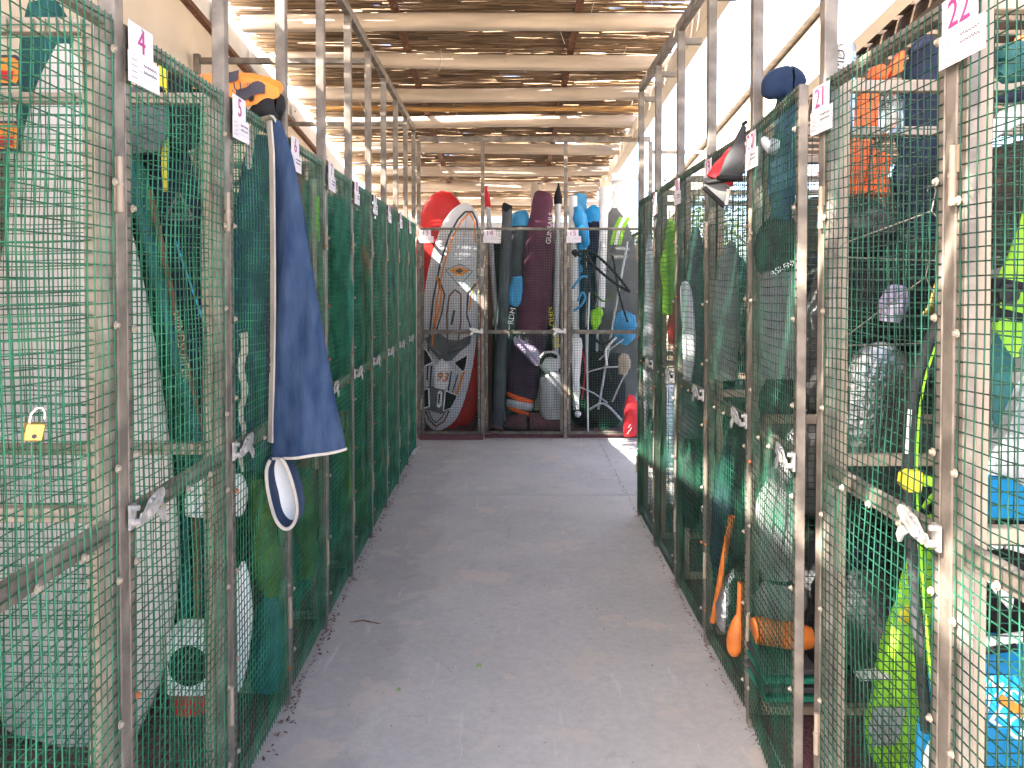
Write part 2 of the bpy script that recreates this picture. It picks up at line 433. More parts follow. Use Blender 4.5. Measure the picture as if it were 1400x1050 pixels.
def latch_mesh():
    mb = MB()
    # plate on the post, pin, slotted hasp with a holed ear, lever with a spur
    mb.box((0.0, -0.006, 0.0), (0.024, 0.006, 0.05))
    mb.tube([(0.0, -0.006, -0.012), (0.0, -0.026, -0.012)], 0.0075, 10)
    mb.tube([(0.0, -0.006, 0.018), (0.0, -0.02, 0.018)], 0.006, 8)
    hasp = [(-.004, -.012), (.02, -.02), (.06, -.016), (.082, -.006), (.10, .004), (.114, .014), (.116, .024), (.108, .032), (.092, .034), (.07, .030), (.045, .024), (.03, .012), (.02, .004), (.006, .004)]
    mb.prism(hasp, (0, -0.020, 0), (1, 0, 0), (0, 0, 1), (0, -0.004, 0))
    mb.bar((0.03, -0.028, -0.004), (0.085, -0.028, 0.012), 0.009, 0.012)
    mb.bar((0.02, -0.032, 0.006), (0.075, -0.032, 0.024), 0.005, 0.006)
    mb.tube([(.10, -.0246, .022), (.10, -.0252, .022)], 0.0065, 10)
    mb.prism([(.068, -.014), (.09, -.006), (.104, -.014), (.112, -.03), (.104, -.044), (.094, -.04), (.086, -.026)], (0, -0.024, 0), (1, 0, 0), (0, 0, 1), (0, -0.004, 0))
    mb.tube([(.045, -.024, .018), (.045, -.028, .018)], 0.005, 8)
    mb.tube([(.062, -.024, .024), (.062, -.028, .024)], 0.004, 8)
    me = mb.mesh('latch', M_LATCH); smooth_by_angle(me, 35); return me
LATCH = latch_mesh()
def latch_flip():
    me = LATCH.copy(); me.transform(Matrix.Scale(-1, 4, (1, 0, 0))); me.flip_normals(); return me
LATCH_R = latch_flip()
hm = MB(); hm.tube([(0, 0, -.055), (0, 0, -.002)], 0.0075, 10); hm.tube([(0, 0, .002), (0, 0, .055)], 0.0062, 10)
hm.tube([(0, 0, -.004), (0, 0, .004)], 0.0088, 10); hm.box((-.006, .006, -.03), (.02, .004, .05)); hm.box((.006, .006, .03), (.02, .004, .05))
HINGE = hm.mesh('hinge', M_GALVW); smooth_by_angle(HINGE, 40)
def bolt_mesh(m):
    mb = MB(); mb.lathe([(0.0085, 0), (0.0085, -.002), (0.005, -.003), (0.005, -.007), (0.002, -.008)], n=9, axis='y')
    me = mb.mesh('bolt', m); smooth_by_angle(me, 40); return me
BOLT = bolt_mesh(M_BOLT); BOLTR = bolt_mesh(M_RUST)

def door_frame(w):
    mb = MB(); t = 0.026; h = HD - ZB
    mb.box((t / 2, 0, h / 2), (t, .025, h)); mb.box((w - t / 2, 0, h / 2), (t, .025, h))
    mb.box((w / 2, 0, h - t / 2), (w - 2 * t, .023, t)); mb.box((w / 2, 0, t / 2), (w - 2 * t, .023, t))
    mb.box((w / 2, 0.001, ZM - ZB), (w - 2 * t, .023, .040))
    return mb.mesh('door', M_GALV)
def part_frame(d):
    mb = MB(); t = 0.03; h = HD - ZB
    mb.box((t / 2, 0, h / 2), (t, .03, h)); mb.box((d - t / 2, 0, h / 2), (t, .03, h))
    for z, hh in ((h - t / 2, t), (t / 2, t), (ZM - ZB + .02, .03)):
        mb.box((d / 2, 0, z), (d - 2 * t, .028, hh))
    return mb.mesh('partition', M_GALVW)
PART = part_frame(DEP)
_frames = {}

def locker(label, w, loc, rz, hinge, post_h, seed, ajar=0.0, near=True, tie=False, last=False, group='wire lockers', nubs=False, lining=False):
    """local x along the front, y into the locker; the post stands at x = 0"""
    root = thing('wire_locker', label, 'locker', loc, rz, group)
    pw = 0.036
    def post(x, y=0.0, h=post_h):
        mb = MB(); mb.box((0, 0, h / 2), (pw, pw, h)); o = link('post', mb.mesh('post', M_GALV), root, (x, y, 0)); bevel(o, .003, 2); return o
    post(0)
    if last: post(w)
    mb = MB(); mb.box((w / 2, 0, 0), (w, .034, .05)); o = link('upper_rail', mb.mesh('upper_rail', M_GALV), root, (0, 0, post_h + .0255)); bevel(o, .002)
    if tie:
        post(0, DEP + .02, post_h - .02)
        mb = MB(); mb.box((0, DEP / 2, 0), (.034, DEP - .02, .034)); o = link('tie_bar', mb.mesh('tie_bar', M_GALV), root, (0, .01, post_h - .06)); bevel(o, .002)
    elif nubs:
        mb = MB(); mb.box((0, .06, 0), (.03, .085, .03)); link('tie_bar', mb.mesh('tie_bar', M_GALV), root, (0, 0, post_h - .05))
    for xx in ([0.0, w] if last else [0.0]):
        pf = link('partition', PART, root, (xx, .022, ZB), (0, 0, R(90))); bevel(pf, .002)
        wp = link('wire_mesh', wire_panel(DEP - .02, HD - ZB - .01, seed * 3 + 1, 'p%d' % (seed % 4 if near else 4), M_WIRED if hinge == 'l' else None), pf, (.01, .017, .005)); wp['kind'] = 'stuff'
    # door
    dw = w - pw - 0.012
    k = round(dw, 3)
    if k not in _frames: _frames[k] = door_frame(dw)
    x0 = pw / 2 + .006
    sgn = 1
    d = link('door', _frames[k], root, (x0, -0.004, ZB))
    if ajar:
        if hinge == 'l': d.rotation_euler = (0, 0, -ajar)
        else:
            raise ValueError
    bevel(d, .002)
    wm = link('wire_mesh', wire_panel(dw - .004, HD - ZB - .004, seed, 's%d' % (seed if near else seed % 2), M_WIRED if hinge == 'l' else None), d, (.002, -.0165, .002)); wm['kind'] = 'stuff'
    if lining:
        mb = MB(); F1 = []
        for i in range(15):
            x = .02 + (w - .04) * i / 14; F1.append([Vector((x, .15 + .012 * math.sin(i * 1.1 + seed + q * 2) + yy, z)) for q, (z, yy) in enumerate(((.06, 0), (.7, .02), (1.4, -.01), (2.02, 0), (2.02, .004), (1.4, -.006), (.7, .024), (.06, .004)))])
        mb.loft(F1); link('net_lining', mb.mesh('net_lining', M_GREENN), root)
    hx, lx = (0.0, dw) if hinge == 'l' else (dw, 0.0)
    for z in (.30, 1.70):
        link('hinge', HINGE, d, (hx + (-.004 if hinge == 'l' else .004), -.021, z))
    link('latch', LATCH if lx == 0 else LATCH_R, d, (lx + (-.012 if lx == 0 else .012), -.018, ZM - ZB + .01))
    rnd = random.Random(seed)
    for x in (.013, dw - .013):
        for q in range(8):
            link('bolt', BOLTR if rnd.random() < .15 else BOLT, d, (x, -.0185, .12 + q * .26 + rnd.uniform(-.03, .03)))
    for q in range(3):
        link('bolt', BOLTR if rnd.random() < .25 else BOLT, d, (dw * (q + 1) / 4, -.0185, ZM - ZB - .012))
    return root

def card(num, label, root, x=0.03, z=2.075, y=-0.030, scale=1.0, tilt=0.0):
    t = thing('number_card', label, 'sign', group='numbered locker cards')
    M = root.matrix_basis @ Matrix.Translation((x, y, z))
    t.location = M.translation; t.rotation_euler = (0, tilt, root.rotation_euler.z)
    mb = MB(); mb.box((.055, 0, -.055), (.11, .0012, .11)); link('paper', mb.mesh('paper', M_PAPER), t)
    mb = MB(); mb.box((.064, -.0016, -.094), (.142, .0012, .062)); s = link('name_slip', mb.mesh('name_slip', M_PAPER), t)
    if num:
        link('number', text_mesh('number', num, .072, M_PINK), t, (.055, -.0018, -.034))
    rnd = random.Random(sum(map(ord, label)))
    mb = MB()
    for r in range(4):
        z_ = -.077 - r * .012
        mb.box((.018, -.0026, z_), (.022 + .006 * (r % 2), .0004, .0025))
    for r in range(3): mb.box((.064, -.0026, -.083 - r * .012), (.13, .0004, .0006))
    link('ruled_lines', mb.mesh('ruled_lines', M_GREYINK), s)
    mb = MB(); pts = []
    for r in range(2):
        x0 = .06; pts = []
        for q in range(26):
            pts.append((x0 + q * .0024, -.0027, -.079 - r * .013 + .0035 * math.sin(q * 1.7 + r) * rnd.uniform(.4, 1)))
        mb.tube(pts, .0007, 3)
    link('handwriting', mb.mesh('handwriting', M_INK), s)
    pin = MB(); pin.lathe([(.003, -.001), (.003, -.003), (.001, -.004)], (.055, 0, -.006), 8, 'y'); link('pin', pin.mesh('pin', M_STEEL), t)
    return t

# ------------------------------------------------------------------ ground and setting
YJ = 5.55
mb = MB(); mb.box((0, 0, -.03), (300, 300, .02)); structure('ground', mb, mat('dry_earth', (0.30, 0.25, 0.19), .9, var=.2))
mb = MB(); mb.box((0.15, (YJ - 4.0) / 2 - .002, -.01), (5.2, YJ + 4.0 - .004, .02)); structure('concrete_floor', mb, M_FLOOR)
mb = MB(); mb.box((0.15, (YJ + 11.5) / 2 + .002, -.01), (5.2, 11.5 - YJ - .004, .0195)); structure('concrete_floor', mb, M_FLOOR)
def plinth(a, b, c, d):
    mb = MB(); mb.loft([[Vector((x, y, z)) for x, y in (a, b, c, d)] for z in (.0005, BASE)]); o = structure('locker_plinth', mb, M_MAROON); return o
plinth((leftX(.9) - .035, .9), (leftX(7.1) - .035, 7.1), (-1.88, 7.1), (-1.88, .9))
plinth((rightX(.8) + .035, .8), (1.86, .8), (1.86, 5.12), (rightX(5.1) + .035, 5.12))
plinth((-.86, 7.56), (1.40, 7.60), (1.40, 8.62), (-.86, 8.62))

# cream wall behind the left-hand lockers
WX = -1.90
wall = thing('cream_wall', 'tall cream plastered wall with sloping top behind the left lockers', 'wall', (WX - .1, 5, 0))
mb = MB(); mb.prism([(-.6, 0), (10.8, 0), (10.8, roofZ(10.8) - .30), (-.6, roofZ(-.6) - .30)], (WX, 0, 0), (0, 1, 0), (0, 0, 1), (-.18, 0, 0)); part(wall, 'wall_face', mb, M_WALL)
mb = MB(); mb.bar((WX + .012, -.6, roofZ(-.6) - .28), (WX + .012, 10.8, roofZ(10.8) - .28), .05, .035, (0, .12, 1)); part(wall, 'wall_trim', mb, M_BROWN)
mb = MB(); mb.bar((WX - .05, -.6, roofZ(-.6) - .175), (WX - .05, 10.8, roofZ(10.8) - .175), .12, .17, (0, .12, 1)); part(wall, 'wall_cap', mb, M_WHITE)
for y in (3.6, 4.9, 5.6, 6.7, 7.8, 8.9):
    b = MB(); b.bar((WX + .03, y, roofZ(y) - .17), (WX + .03, y + .22, roofZ(y + .22) - .17), .012, .12, (0, .12, 1))
    o = part(wall, 'bracket_plate', b, M_WHITE); bevel(o, .002)
    s_ = MB(); s_.lathe([(.009, .036), (.009, .040), (.004, .044)], (WX + .0, y + .06, roofZ(y) - .18), 8, 'y')
    s2 = MB(); s2.tube([(WX + .036, y + .06, roofZ(y) - .175), (WX + .042, y + .06, roofZ(y) - .175)], .009, 8); part(o, 'screw', s2, M_CHAR)

# ------------------------------------------------------------------ pergola roof of reeds
roof = thing('reed_pergola', 'flat sloping pergola roof of dry reeds on beige painted beams', 'roof', (0, 5, 2.4))
RX0, RX1 = -1.93, 1.26
def beam_y(py): return 2.47 / ((385 - py) / FPX + .12)
ys = [beam_y(p) for p in (34, 86, 130, 168, 204, 234)]
ys = [ys[0] - .72 * k for k in range(7, 0, -1)] + ys + [ys[-1] + .82, ys[-1] + 1.66, ys[-1] + 2.4]
rnd = random.Random(3)
for i, y in enumerate(ys):
    mb = MB(); z = roofZ(y)
    pts = [Vector((x, y + .012 * math.sin(x * 1.7 + i), z + .012 * math.sin(x * 1.3 + i * 2))) for x in np.linspace(-1.86, 1.34, 8)]
    ring = []
    for p in pts:
        ring.append([p + Vector((0, math.copysign(abs(math.cos(a)) ** .5, math.cos(a)) * .05, math.copysign(abs(math.sin(a)) ** .5, math.sin(a)) * .056)) for a in [2 * math.pi * k / 12 for k in range(12)]])
    mb.loft(ring); part(roof, 'roof_beam', mb, M_BEAM, True)
for x in (-.79, .49):
    mb = MB(); mb.bar((x, -.6, roofZ(-.6) + .078), (x + .01, 12.2, roofZ(12.2) + .078), .05, .035, (0, .12, 1)); part(roof, 'batten', mb, M_BROWN)
y = beam_y(146)
mb = MB(); mb.tube([(x, y + .02 * math.sin(x * 2), roofZ(y) - .03 + .008 * math.sin(3 * x)) for x in np.linspace(-1.7, 1.3, 10)], .022, 8); part(roof, 'cane_pole', mb, M_CANE, True)
mb = MB(); mb.tube([(x, y + .12 + .02 * math.sin(x * 3), roofZ(y) + .01) for x in np.linspace(-.4, 1.25, 7)], .016, 8); part(roof, 'cane_pole', mb, M_CANE, True)
# the reeds: thin stems in two loose layers with slits between them
GAPS = [(.05, .05, 9), (.72, .06, 9), (1.45, .04, 9), (2.3, .055, 9), (3.45, .06, 9), (4.35, .045, 9), (7.46, .06, .05), (8.6, .05, 9)]
def in_gap(y, x0): return any(abs(y - g) < w_ / 2 and x0 < xm for g, w_, xm in GAPS)
reeds = MB(); rnd = random.Random(11)
def reed(xc, yc, L, r, skew, lift):
    m = 3; pts = []
    for k in range(m + 1):
        u = k / m - .5
        pts.append(Vector((xc + u * L, yc + u * skew, roofZ(yc) + .105 + lift + .004 * math.sin(6 * u + yc * 40))))
    n = 4; ring = []
    for p in pts:
        ring.append([p + Vector((0, math.cos(a) * r, math.sin(a) * r)) for a in (0.4, 1.97, 3.54, 5.11)])
    reeds.loft(ring)
y = -.7
while y < 12.3:
    dens = 0.5 + .5 * mnoise.noise(Vector((y * 1.1, 3, 0)))
    x = RX0 + rnd.uniform(-.05, .06)
    end = RX1 + .0
    while x < end:
        L = rnd.uniform(.22, .8) if rnd.random() < .86 else rnd.uniform(.8, 1.4)
        a, b = x, min(x + L, end + rnd.uniform(-.06, .06))
        gap = .17 if y > 8.2 else .075
        if in_gap(y, a) and rnd.random() < .9: x += L; continue
        if rnd.random() > gap + .16 * mnoise.noise(Vector((x * .8, y * 2.2, 0))):
            reed((a + b) / 2, y + rnd.gauss(0, .002), b - a + .02, rnd.uniform(.0066, .0086), rnd.gauss(0, .006), rnd.uniform(-.004, .012))
        x += L
    y += rnd.uniform(.0105, .0128)
# a second, sparser layer of longer canes over the first
y = -.7
while y < 12.3:
    if rnd.random() < (.40 if y > 8.2 else .66):
        L = rnd.uniform(1.2, 2.8); xc = rnd.uniform(RX0 + L / 2 - .05, RX1 - L / 2 + .1)
        if in_gap(y, xc - L / 2): y += .0165; continue
        reed(xc, y, L, rnd.uniform(.007, .0115), rnd.gauss(0, .05), .035)
    y += .0165
o = part(roof, 'reed_thatch', reeds, M_REED, True, stuff=True)
twigs = MB(); rnd = random.Random(5)
for q in range(26):
    x, yy = rnd.uniform(-1.4, 1.2), rnd.uniform(4.5, 9.5); z = roofZ(yy) + .08
    L = rnd.uniform(.06, .2)
    twigs.tube([(x, yy, z), (x + rnd.uniform(-.03, .03), yy, z - L * .5), (x + rnd.uniform(-.05, .05), yy, z - L)], .0022, 4)
part(roof, 'loose_strand', twigs, M_CREAM, stuff=True)

# right-hand side beam on a round column, and the deep fascia beyond the gap
mb = MB(); mb.loft([[Vector((x, y, z)) for x, z in ((1.22, b), (1.31, b), (1.31, t), (1.22, t))] for y, b, t in ((-.6, 3.60, 3.76), (10.3, 2.74, 2.86))])
beam = solo('side_beam', 'long beige concrete beam along the right edge of the reed roof', 'beam', mb, M_WALL); bevel(beam, .006, 2)
col = thing('round_column', 'white round column under the end of the right side beam', 'column', (1.33, 9.05, 0))
mb = MB(); mb.lathe([(.115, 0), (.115, 2.72)], (1.33, 9.05, 0), 28); part(col, 'shaft', mb, M_WHITE, True)
mb = MB(); mb.box((1.36, 9.05, 2.762), (.3, .3, .08)); part(col, 'cap', mb, M_WHITE)
fas = thing('fascia_beam', 'deep pale fascia beam sloping away above the backs of the right lockers', 'beam', (2.2, 6, 2.4))
mb = MB(); mb.bar((2.2, .8, roofZ(.8) - .2), (2.2, 11, roofZ(11) - .2), .10, .40, (0, .12, 1)); o = part(fas, 'fascia_board', mb, M_WALL); bevel(o, .006)
mb = MB(); mb.bar((2.17, .8, roofZ(.8) + .022), (2.17, 11, roofZ(11) + .01), .16, .015, (0, .12, 1)); part(fas, 'metal_cap', mb, M_GALV)
bay = thing('slatted_canopy', 'dark timber slatted canopy behind the right fascia beam', 'canopy', (3.4, 5, 2.7))
for k in range(34):
    y = 1.6 + k * .21; mb = MB(); mb.box((3.5, y, roofZ(y) - .12), (2.48, .16, .03), Matrix.Rotation(R(-5), 3, 'X')); part(bay, 'slat', mb, M_DKWOOD)
for x in (2.6, 3.6, 4.6):
    mb = MB(); mb.bar((x, 1.4, roofZ(1.4) - .19), (x, 8.9, roofZ(8.9) - .19), .07, .09, (0, .12, 1)); part(bay, 'joist', mb, M_DKWOOD)
    for y in (1.5, 8.8):
        if x > 4: mb = MB(); mb.box((x, y, (roofZ(y) - .25) / 2), (.1, .1, roofZ(y) - .25)); part(bay, 'post', mb, M_DKWOOD)
fence = thing('timber_fence', 'dark brown horizontal board fence behind the right lockers', 'fence', (2.0, 3.4, 0))
for k in range(14):
    mb = MB(); mb.box((2.0 + random.uniform(-.006, .006), 3.35, .075 + k * .15), (.022, 5.3, .148)); o = part(fence, 'board', mb, M_DKWOOD)
for y in (.9, 2.4, 4.0, 5.8):
    mb = MB(); mb.box((2.05, y, 1.06), (.07, .07, 2.12)); part(fence, 'post', mb, M_DKWOOD)

# whitewashed block wall and trees at the far end
bw = thing('block_wall', 'low whitewashed block wall at the far end behind lockers', 'wall', (-.3, 9.75, 0))
mb = MB(); mb.box((-.3, 9.8, 1.14), (3.1, .14, 2.28)); part(bw, 'wall_core', mb, M_WHITE)
rnd = random.Random(8)
for r in range(5):
    for c in range(8):
        x = -1.84 + .2 + c * .4 + (.2 if r % 2 else 0); 
        if x > 1.1: continue
        mb = MB(); mb.box((x, 9.722 + rnd.uniform(-.004, .002), 1.35 + .1 + r * .19), (.39, .03, .18)); bevel(part(bw, 'block', mb, M_WHITE), .004)
sc = MB(); n_ = 40
F1 = []; B1 = []
for i in range(n_ + 1):
    x = -.9 + 2.32 * i / n_; y_ = 8.66 + .012 * math.sin(i * 1.3) + .006 * math.sin(i * 3.1)
    F1.append([Vector((x, y_, .03)), Vector((x, y_ + .01, 1.0)), Vector((x, y_, 1.98)), Vector((x, y_ + .006, 1.98)), Vector((x, y_ + .006, .03))])
sc.loft(F1, True)
solo('dark_backing', 'black sheet added as a dark backing behind the far lockers', 'cloth', sc, M_NET)  # added sheet that makes the far locker backs dark
def tree(x, y, h, rad, label, seed, n=2600):
    t = thing('tree', label, 'tree', (x, y, 0), 0, 'trees beyond the lockers'); rnd = random.Random(seed)
    mb = MB(); mb.tube([(x, y, 0), (x + .06, y, h * .3), (x - .04, y + .05, h * .6), (x, y, h * .85)], [.12, .09, .06, .02], 8)
    for k in range(6):
        a = rnd.uniform(0, 6.28); z0 = h * rnd.uniform(.3, .6)
        mb.tube([(x, y, z0), (x + math.cos(a) * rad * .4, y + math.sin(a) * rad * .4, z0 + h * .15), (x + math.cos(a) * rad * .8, y + math.sin(a) * rad * .8, z0 + h * .22)], [.04, .025, .008], 6)
    part(t, 'trunk', mb, M_BARK, True)
    mb = MB(); clumps = [(Vector((rnd.gauss(0, .45), rnd.gauss(0, .45), rnd.uniform(-.75, .75))), rnd.uniform(.25, .5)) for _ in range(16)]
    for k in range(n):
        c, s = rnd.choice(clumps); p = Vector((rnd.gauss(0, 1), rnd.gauss(0, 1), rnd.gauss(0, 1))).normalized() * (rnd.random() ** .5) * s + c
        q = Vector((x + p.x * rad, y + p.y * rad, h * .66 + p.z * h * .34))
        d = Vector((rnd.gauss(0, 1), rnd.gauss(0, 1), rnd.gauss(-.4, .7))).normalized(); a = d.cross(Vector((0, 0, 1)))
        if a.length < .1: continue
        a.normalize(); L = rnd.uniform(.05, .1)
        mb.add([q, q + d * L * .5 + a * L * .32, q + d * L, q + d * L * .5 - a * L * .32], [(0, 1, 2, 3)])
    part(t, 'crown', mb, M_LEAF)
tree(3.0, 14.0, 3.4, 1.3, 'leafy green tree seen just right of the white column', 1)
tree(5.2, 15.5, 3.6, 1.5, 'broad tree standing farthest right behind the locker backs', 2)
tree(.6, 14.6, 3.1, 1.2, 'yellow green tree behind the block wall above locker fifteen', 3)
tree(-1.5, 15.0, 3.2, 1.3, 'tree behind the block wall above the red board', 4)

# ------------------------------------------------------------------ the lockers
PIT = .614
LN = {}
AL = R(90) + math.atan(.0114); AR = R(-90) - math.atan(.0105)
LH, RH = 2.93, 2.80
lab = {3: 'nearest left wire locker at the photo edge, open brass padlock on its mesh',
 4: 'left wire locker with card 4, pale board standing behind its mesh',
 5: 'left wire locker with card 5 and an orange board lying on top',
 6: 'left wire locker with a brown plank inside, just past the hanging blue sock',
 7: 'left wire locker holding an upright lime bag, second past the blue sock',
 8: 'left wire locker with a small orange flag inside, third past the blue sock',
 9: 'left wire locker with red tag on its latch, fourth past the blue sock',
 10: 'left wire locker third from the far corner, dark green inside',
 11: 'left wire locker next to last before the far corner',
 12: 'last left wire locker, touching the far corner beside the red board'}
for i, n in enumerate(range(3, 13)):
    y = .950 + PIT * i
    LN[n] = locker(lab[n], PIT, (leftX(y), y, 0), AL, 'r', LH, n, near=n < 6, tie=n in (9, 12), last=n == 12, lining=n > 6, group='wire lockers of the left row')
labr = {22: 'nearest right wire locker with card 22, at the photo edge',
 21: 'right wire locker with card 21 and orange foam inside',
 20: 'right wire locker with card 20, door standing slightly ajar toward the aisle',
 19: 'right wire locker with red and grey shorts hung on its top rail',
 18: 'right wire locker behind the shorts, silver foil roll at its foot',
 17: 'right wire locker next to last before the sunlit opening',
 16: 'last right wire locker, beside the sunlit floor patch'}
PR = .6075
for i, n in enumerate(range(22, 15, -1)):
    y = 1.435 + PR * i            # far post of each
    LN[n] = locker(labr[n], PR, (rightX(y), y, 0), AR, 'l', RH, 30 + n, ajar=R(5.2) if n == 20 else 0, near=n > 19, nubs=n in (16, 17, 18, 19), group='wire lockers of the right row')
Y7 = 7.56
for n, x, w, l in ((13, -.873, .628, 'far wire locker at the left end holding the red and white boards'), (14, -.245, .815, 'far wire locker with card 14, maroon and slate bags inside'), (15, .57, .83, 'far wire locker with card 15, booms and blue bags inside')):
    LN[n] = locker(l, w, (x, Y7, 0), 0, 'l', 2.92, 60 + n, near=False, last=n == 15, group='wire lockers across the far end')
mb = MB(); mb.bar((1.40, 7.62, 2.83), (2.14, 7.62, 2.83), .034, .034)
solo('tie_rail', 'grey steel tie rail from the far lockers to the right fascia', 'rail', mb, M_GALV)
mb = MB(); mb.box((-.0, 7.555, .03), (.62, .1, .055))
o = None

cards = [(4, '4', 'nearest number card on the left, pink digit, yellow strap beside it'), (5, '5', 'left number card just below the orange board'),
 (6, '6', 'left number card overlapping the top of the blue sock'), (7, '7', 'first left number card clear of the blue sock, above the brown plank'),
 (8, '8', 'second left number card beyond the blue sock'), (9, '9', 'third left number card beyond the blue sock'),
 (10, '10', 'left number card third from the far corner'), (11, '11', 'left number card next to the far corner one'), (12, '12', 'left number card at the far corner by the red board'),
 (13, '13', 'number card hanging in front of the red board'), (14, '14', 'far number card beside the silver mast with red tip'), (15, '15', 'far number card under the blue bags'),
 (22, '22', 'largest number card, cut by the top edge of the photo, on the right'), (21, '21', 'right number card beside the foil roll and the ajar door'), (20, '20', 'right number card touching the red and charcoal shorts'),
 (19, '19', 'right number card just left of the hanging shorts'), (18, '18', 'right number card second to the left of the shorts'), (17, '17', 'right number card farthest away, by the sunlit opening')]
for n, s, l in cards:
    card(s, l, LN[n], x={22: -.01, 21: -.03, 20: -.02}.get(n, .012), z=2.085 if n < 13 else {22: 2.07, 21: 2.065}.get(n, 2.055), tilt=random.uniform(-.03, .03))

# ------------------------------------------------------------------ things in and on the left lockers
def bag(name, label, cat, st, m, group=None, **k): return solo(name, label, cat, sack(st, **k), m, group, True)
def hand_on(root, nm, pts, r, m, n=6): mb = MB(); mb.tube(pts, r, n); return part(root, nm, mb, m, True)

# pale windsurf board standing behind lockers 3 and 4
b = thing('windsurf_board', 'pale upright windsurf board seen through the nearest left lockers', 'board', P(100, 1010, 2.5))
b.location.z = BASE
part(b, 'hull', sack([(88, 1024, 2.5, 60), (92, 1005, 2.5, 88), (104, 900, 2.5, 124), (108, 760, 2.5, 138), (104, 600, 2.5, 128), (98, 420, 2.5, 105), (92, 260, 2.5, 74), (88, 130, 2.5, 42), (86, 60, 2.5, 8)], .16, n=24, sub=6, e=2.6), M_PALE, True)
for y0, s in ((95, 'RR'), (185, 'RRD')):
    mb = MB(); c = P(2, y0, 2.4)
    mb.prism([(-.07, -.05), (.05, -.05), (.062, -.035), (.062, .03), (.045, .045), (-.01, .045), (-.02, .075), (-.06, .075)], c, (1, 0, 0), (0, 0, 1), (0, .004, 0)); o = part(b, 'badge', mb, M_INK)
    mb = MB(); mb.prism([(-.06, -.042), (.045, -.042), (.053, -.03), (.053, .025), (.04, .036), (-.055, .036)], c + Vector((0, -.002, 0)), (1, 0, 0), (0, 0, 1), (0, .003, 0)); part(o, 'badge_face', mb, M_ORANGE)
    mb = MB(); mb.prism([(-.05, -.032), (.035, -.032), (.04, -.005), (-.05, -.002)], c + Vector((0, -.003, 0)), (1, 0, 0), (0, 0, 1), (0, .003, 0)); part(o, 'badge_emblem', mb, M_REDF)
for px, ys in ((196, (760, 880)), (215, (800, 860)), (180, (850, 960)), (208, (900, 1000))):
    pass
bag('sail_bag', 'teal rolled sail standing behind the pale board', 'bag', [(62, 1000, 2.72, 24), (64, 600, 2.72, 30), (62, 200, 2.72, 34), (66, 60, 2.72, 32), (60, 5, 2.72, 18)], M_TEAL, depth=.8, wr=.012)
bag('sail_bag', 'dark green tapering sail bag right of the pale board', 'bag', [(285, 990, 2.70, 12), (262, 700, 2.68, 20), (205, 330, 2.66, 15), (172, 160, 2.64, 9)], M_GREENN, depth=.8, wr=.008)
bag('bag', 'navy folded sail behind door four', 'bag', [(250, 640, 2.74, 30), (246, 520, 2.74, 48), (232, 380, 2.74, 54), (214, 240, 2.74, 50), (200, 165, 2.74, 40), (196, 150, 2.74, 20)], M_NAVY, depth=.35, wr=.02)
mb = MB()
for a in ((-.05, 0, 0, .09), (0, .09, .05, 0), (-.05, 0, .05, 0)): mb.bar(P(245, 300, 2.60) + Vector((a[0], 0, a[1])), P(245, 300, 2.60) + Vector((a[2], 0, a[3])), .004, .007)
for k in range(3): mb.bar(P(245, 300, 2.60) + Vector((-.03 + .01 * k, 0, .02 + .02 * k)), P(245, 300, 2.60) + Vector((.03 - .01 * k, 0, .02 + .02 * k)), .004, .005)
solo('sail_emblem', 'grey triangular patch on the navy sail behind door four', 'patch', mb, M_GREYF)
m_ = pole((171, 205, 2.40), (280, 640, 2.46), .018); t = thing('mast', 'green mast with gold lettering leaning behind door four', 'mast', P(280, 640, 2.46)); part(t, 'tube', m_, M_TEAL, True)
tm = text_mesh('lettering', 'WINDSURFER', .036, M_SAND); a = P(228, 352, 2.37); bq = P(272, 590, 2.41); dirv = (bq - a).normalized()
o = link('lettering', tm, t, a + (bq - a) * .5 + Vector((0, -.012, 0)) - Vector(t.location), (0, math.atan2(-dirv.z, dirv.x), 0))
solo('mast', 'thin red brown mast leaning beside the lettered green mast', 'mast', pole((205, 260, 2.55), (287, 650, 2.55), .011), M_BROWN, smooth=True)
solo('mast', 'thin pale blue batten leaning on the navy sail', 'mast', pole((240, 330, 2.56), (289, 470, 2.5), .004), M_SKYB, smooth=True)
mb = sheet([(88, 217, 229), (180, 218, 230), (262, 222, 229)], 2.62, wave=.004, nx=3, nz=10); solo('strap', 'bright yellow webbing strap hanging behind door four', 'strap', mb, M_YELL)
bag('mesh_bag', 'black and grey net bag at the top behind door four', 'bag', [(258, 205, 2.68, 12), (250, 180, 2.68, 34), (240, 150, 2.68, 44), (236, 118, 2.68, 40), (236, 100, 2.68, 20)], M_BLACK, depth=.5, wr=.02)
bag('grey_bag', 'grey patterned bag at the top left behind door four', 'bag', [(200, 210, 2.6, 18), (196, 175, 2.6, 36), (192, 140, 2.6, 34), (190, 120, 2.6, 16)], M_GREYF, depth=.5, wr=.012)
t = thing('pump_box', 'white plastic box with a round black opening low behind door four', 'box', P(262, 930, 2.42))
mb = MB(); c = P(264, 897, 2.42); mb.box(c, (.12, .12, .20)); bevel(part(t, 'case', mb, M_WHITE), .01, 2)
mb = MB(); q = c + Vector((.012, -.061, 0)); mb.lathe([(.062, 0), (.062, -.006), (.05, -.008), (.03, -.002)], q, 20, 'y'); part(t, 'opening', mb, M_BLACK, True)
bag('bucket', 'red rubber bag on the floor below the white box', 'bag', [(260, 975, 2.40, 22), (260, 958, 2.40, 26), (258, 940, 2.40, 22)], M_REDF, depth=.6, wr=.012)
bag('harness', 'white and black harness hanging under the middle rail behind door four', 'harness', [(268, 705, 2.5, 14), (272, 680, 2.5, 20), (276, 655, 2.5, 20), (278, 640, 2.5, 10)], M_WHITE, depth=.5, wr=.02)
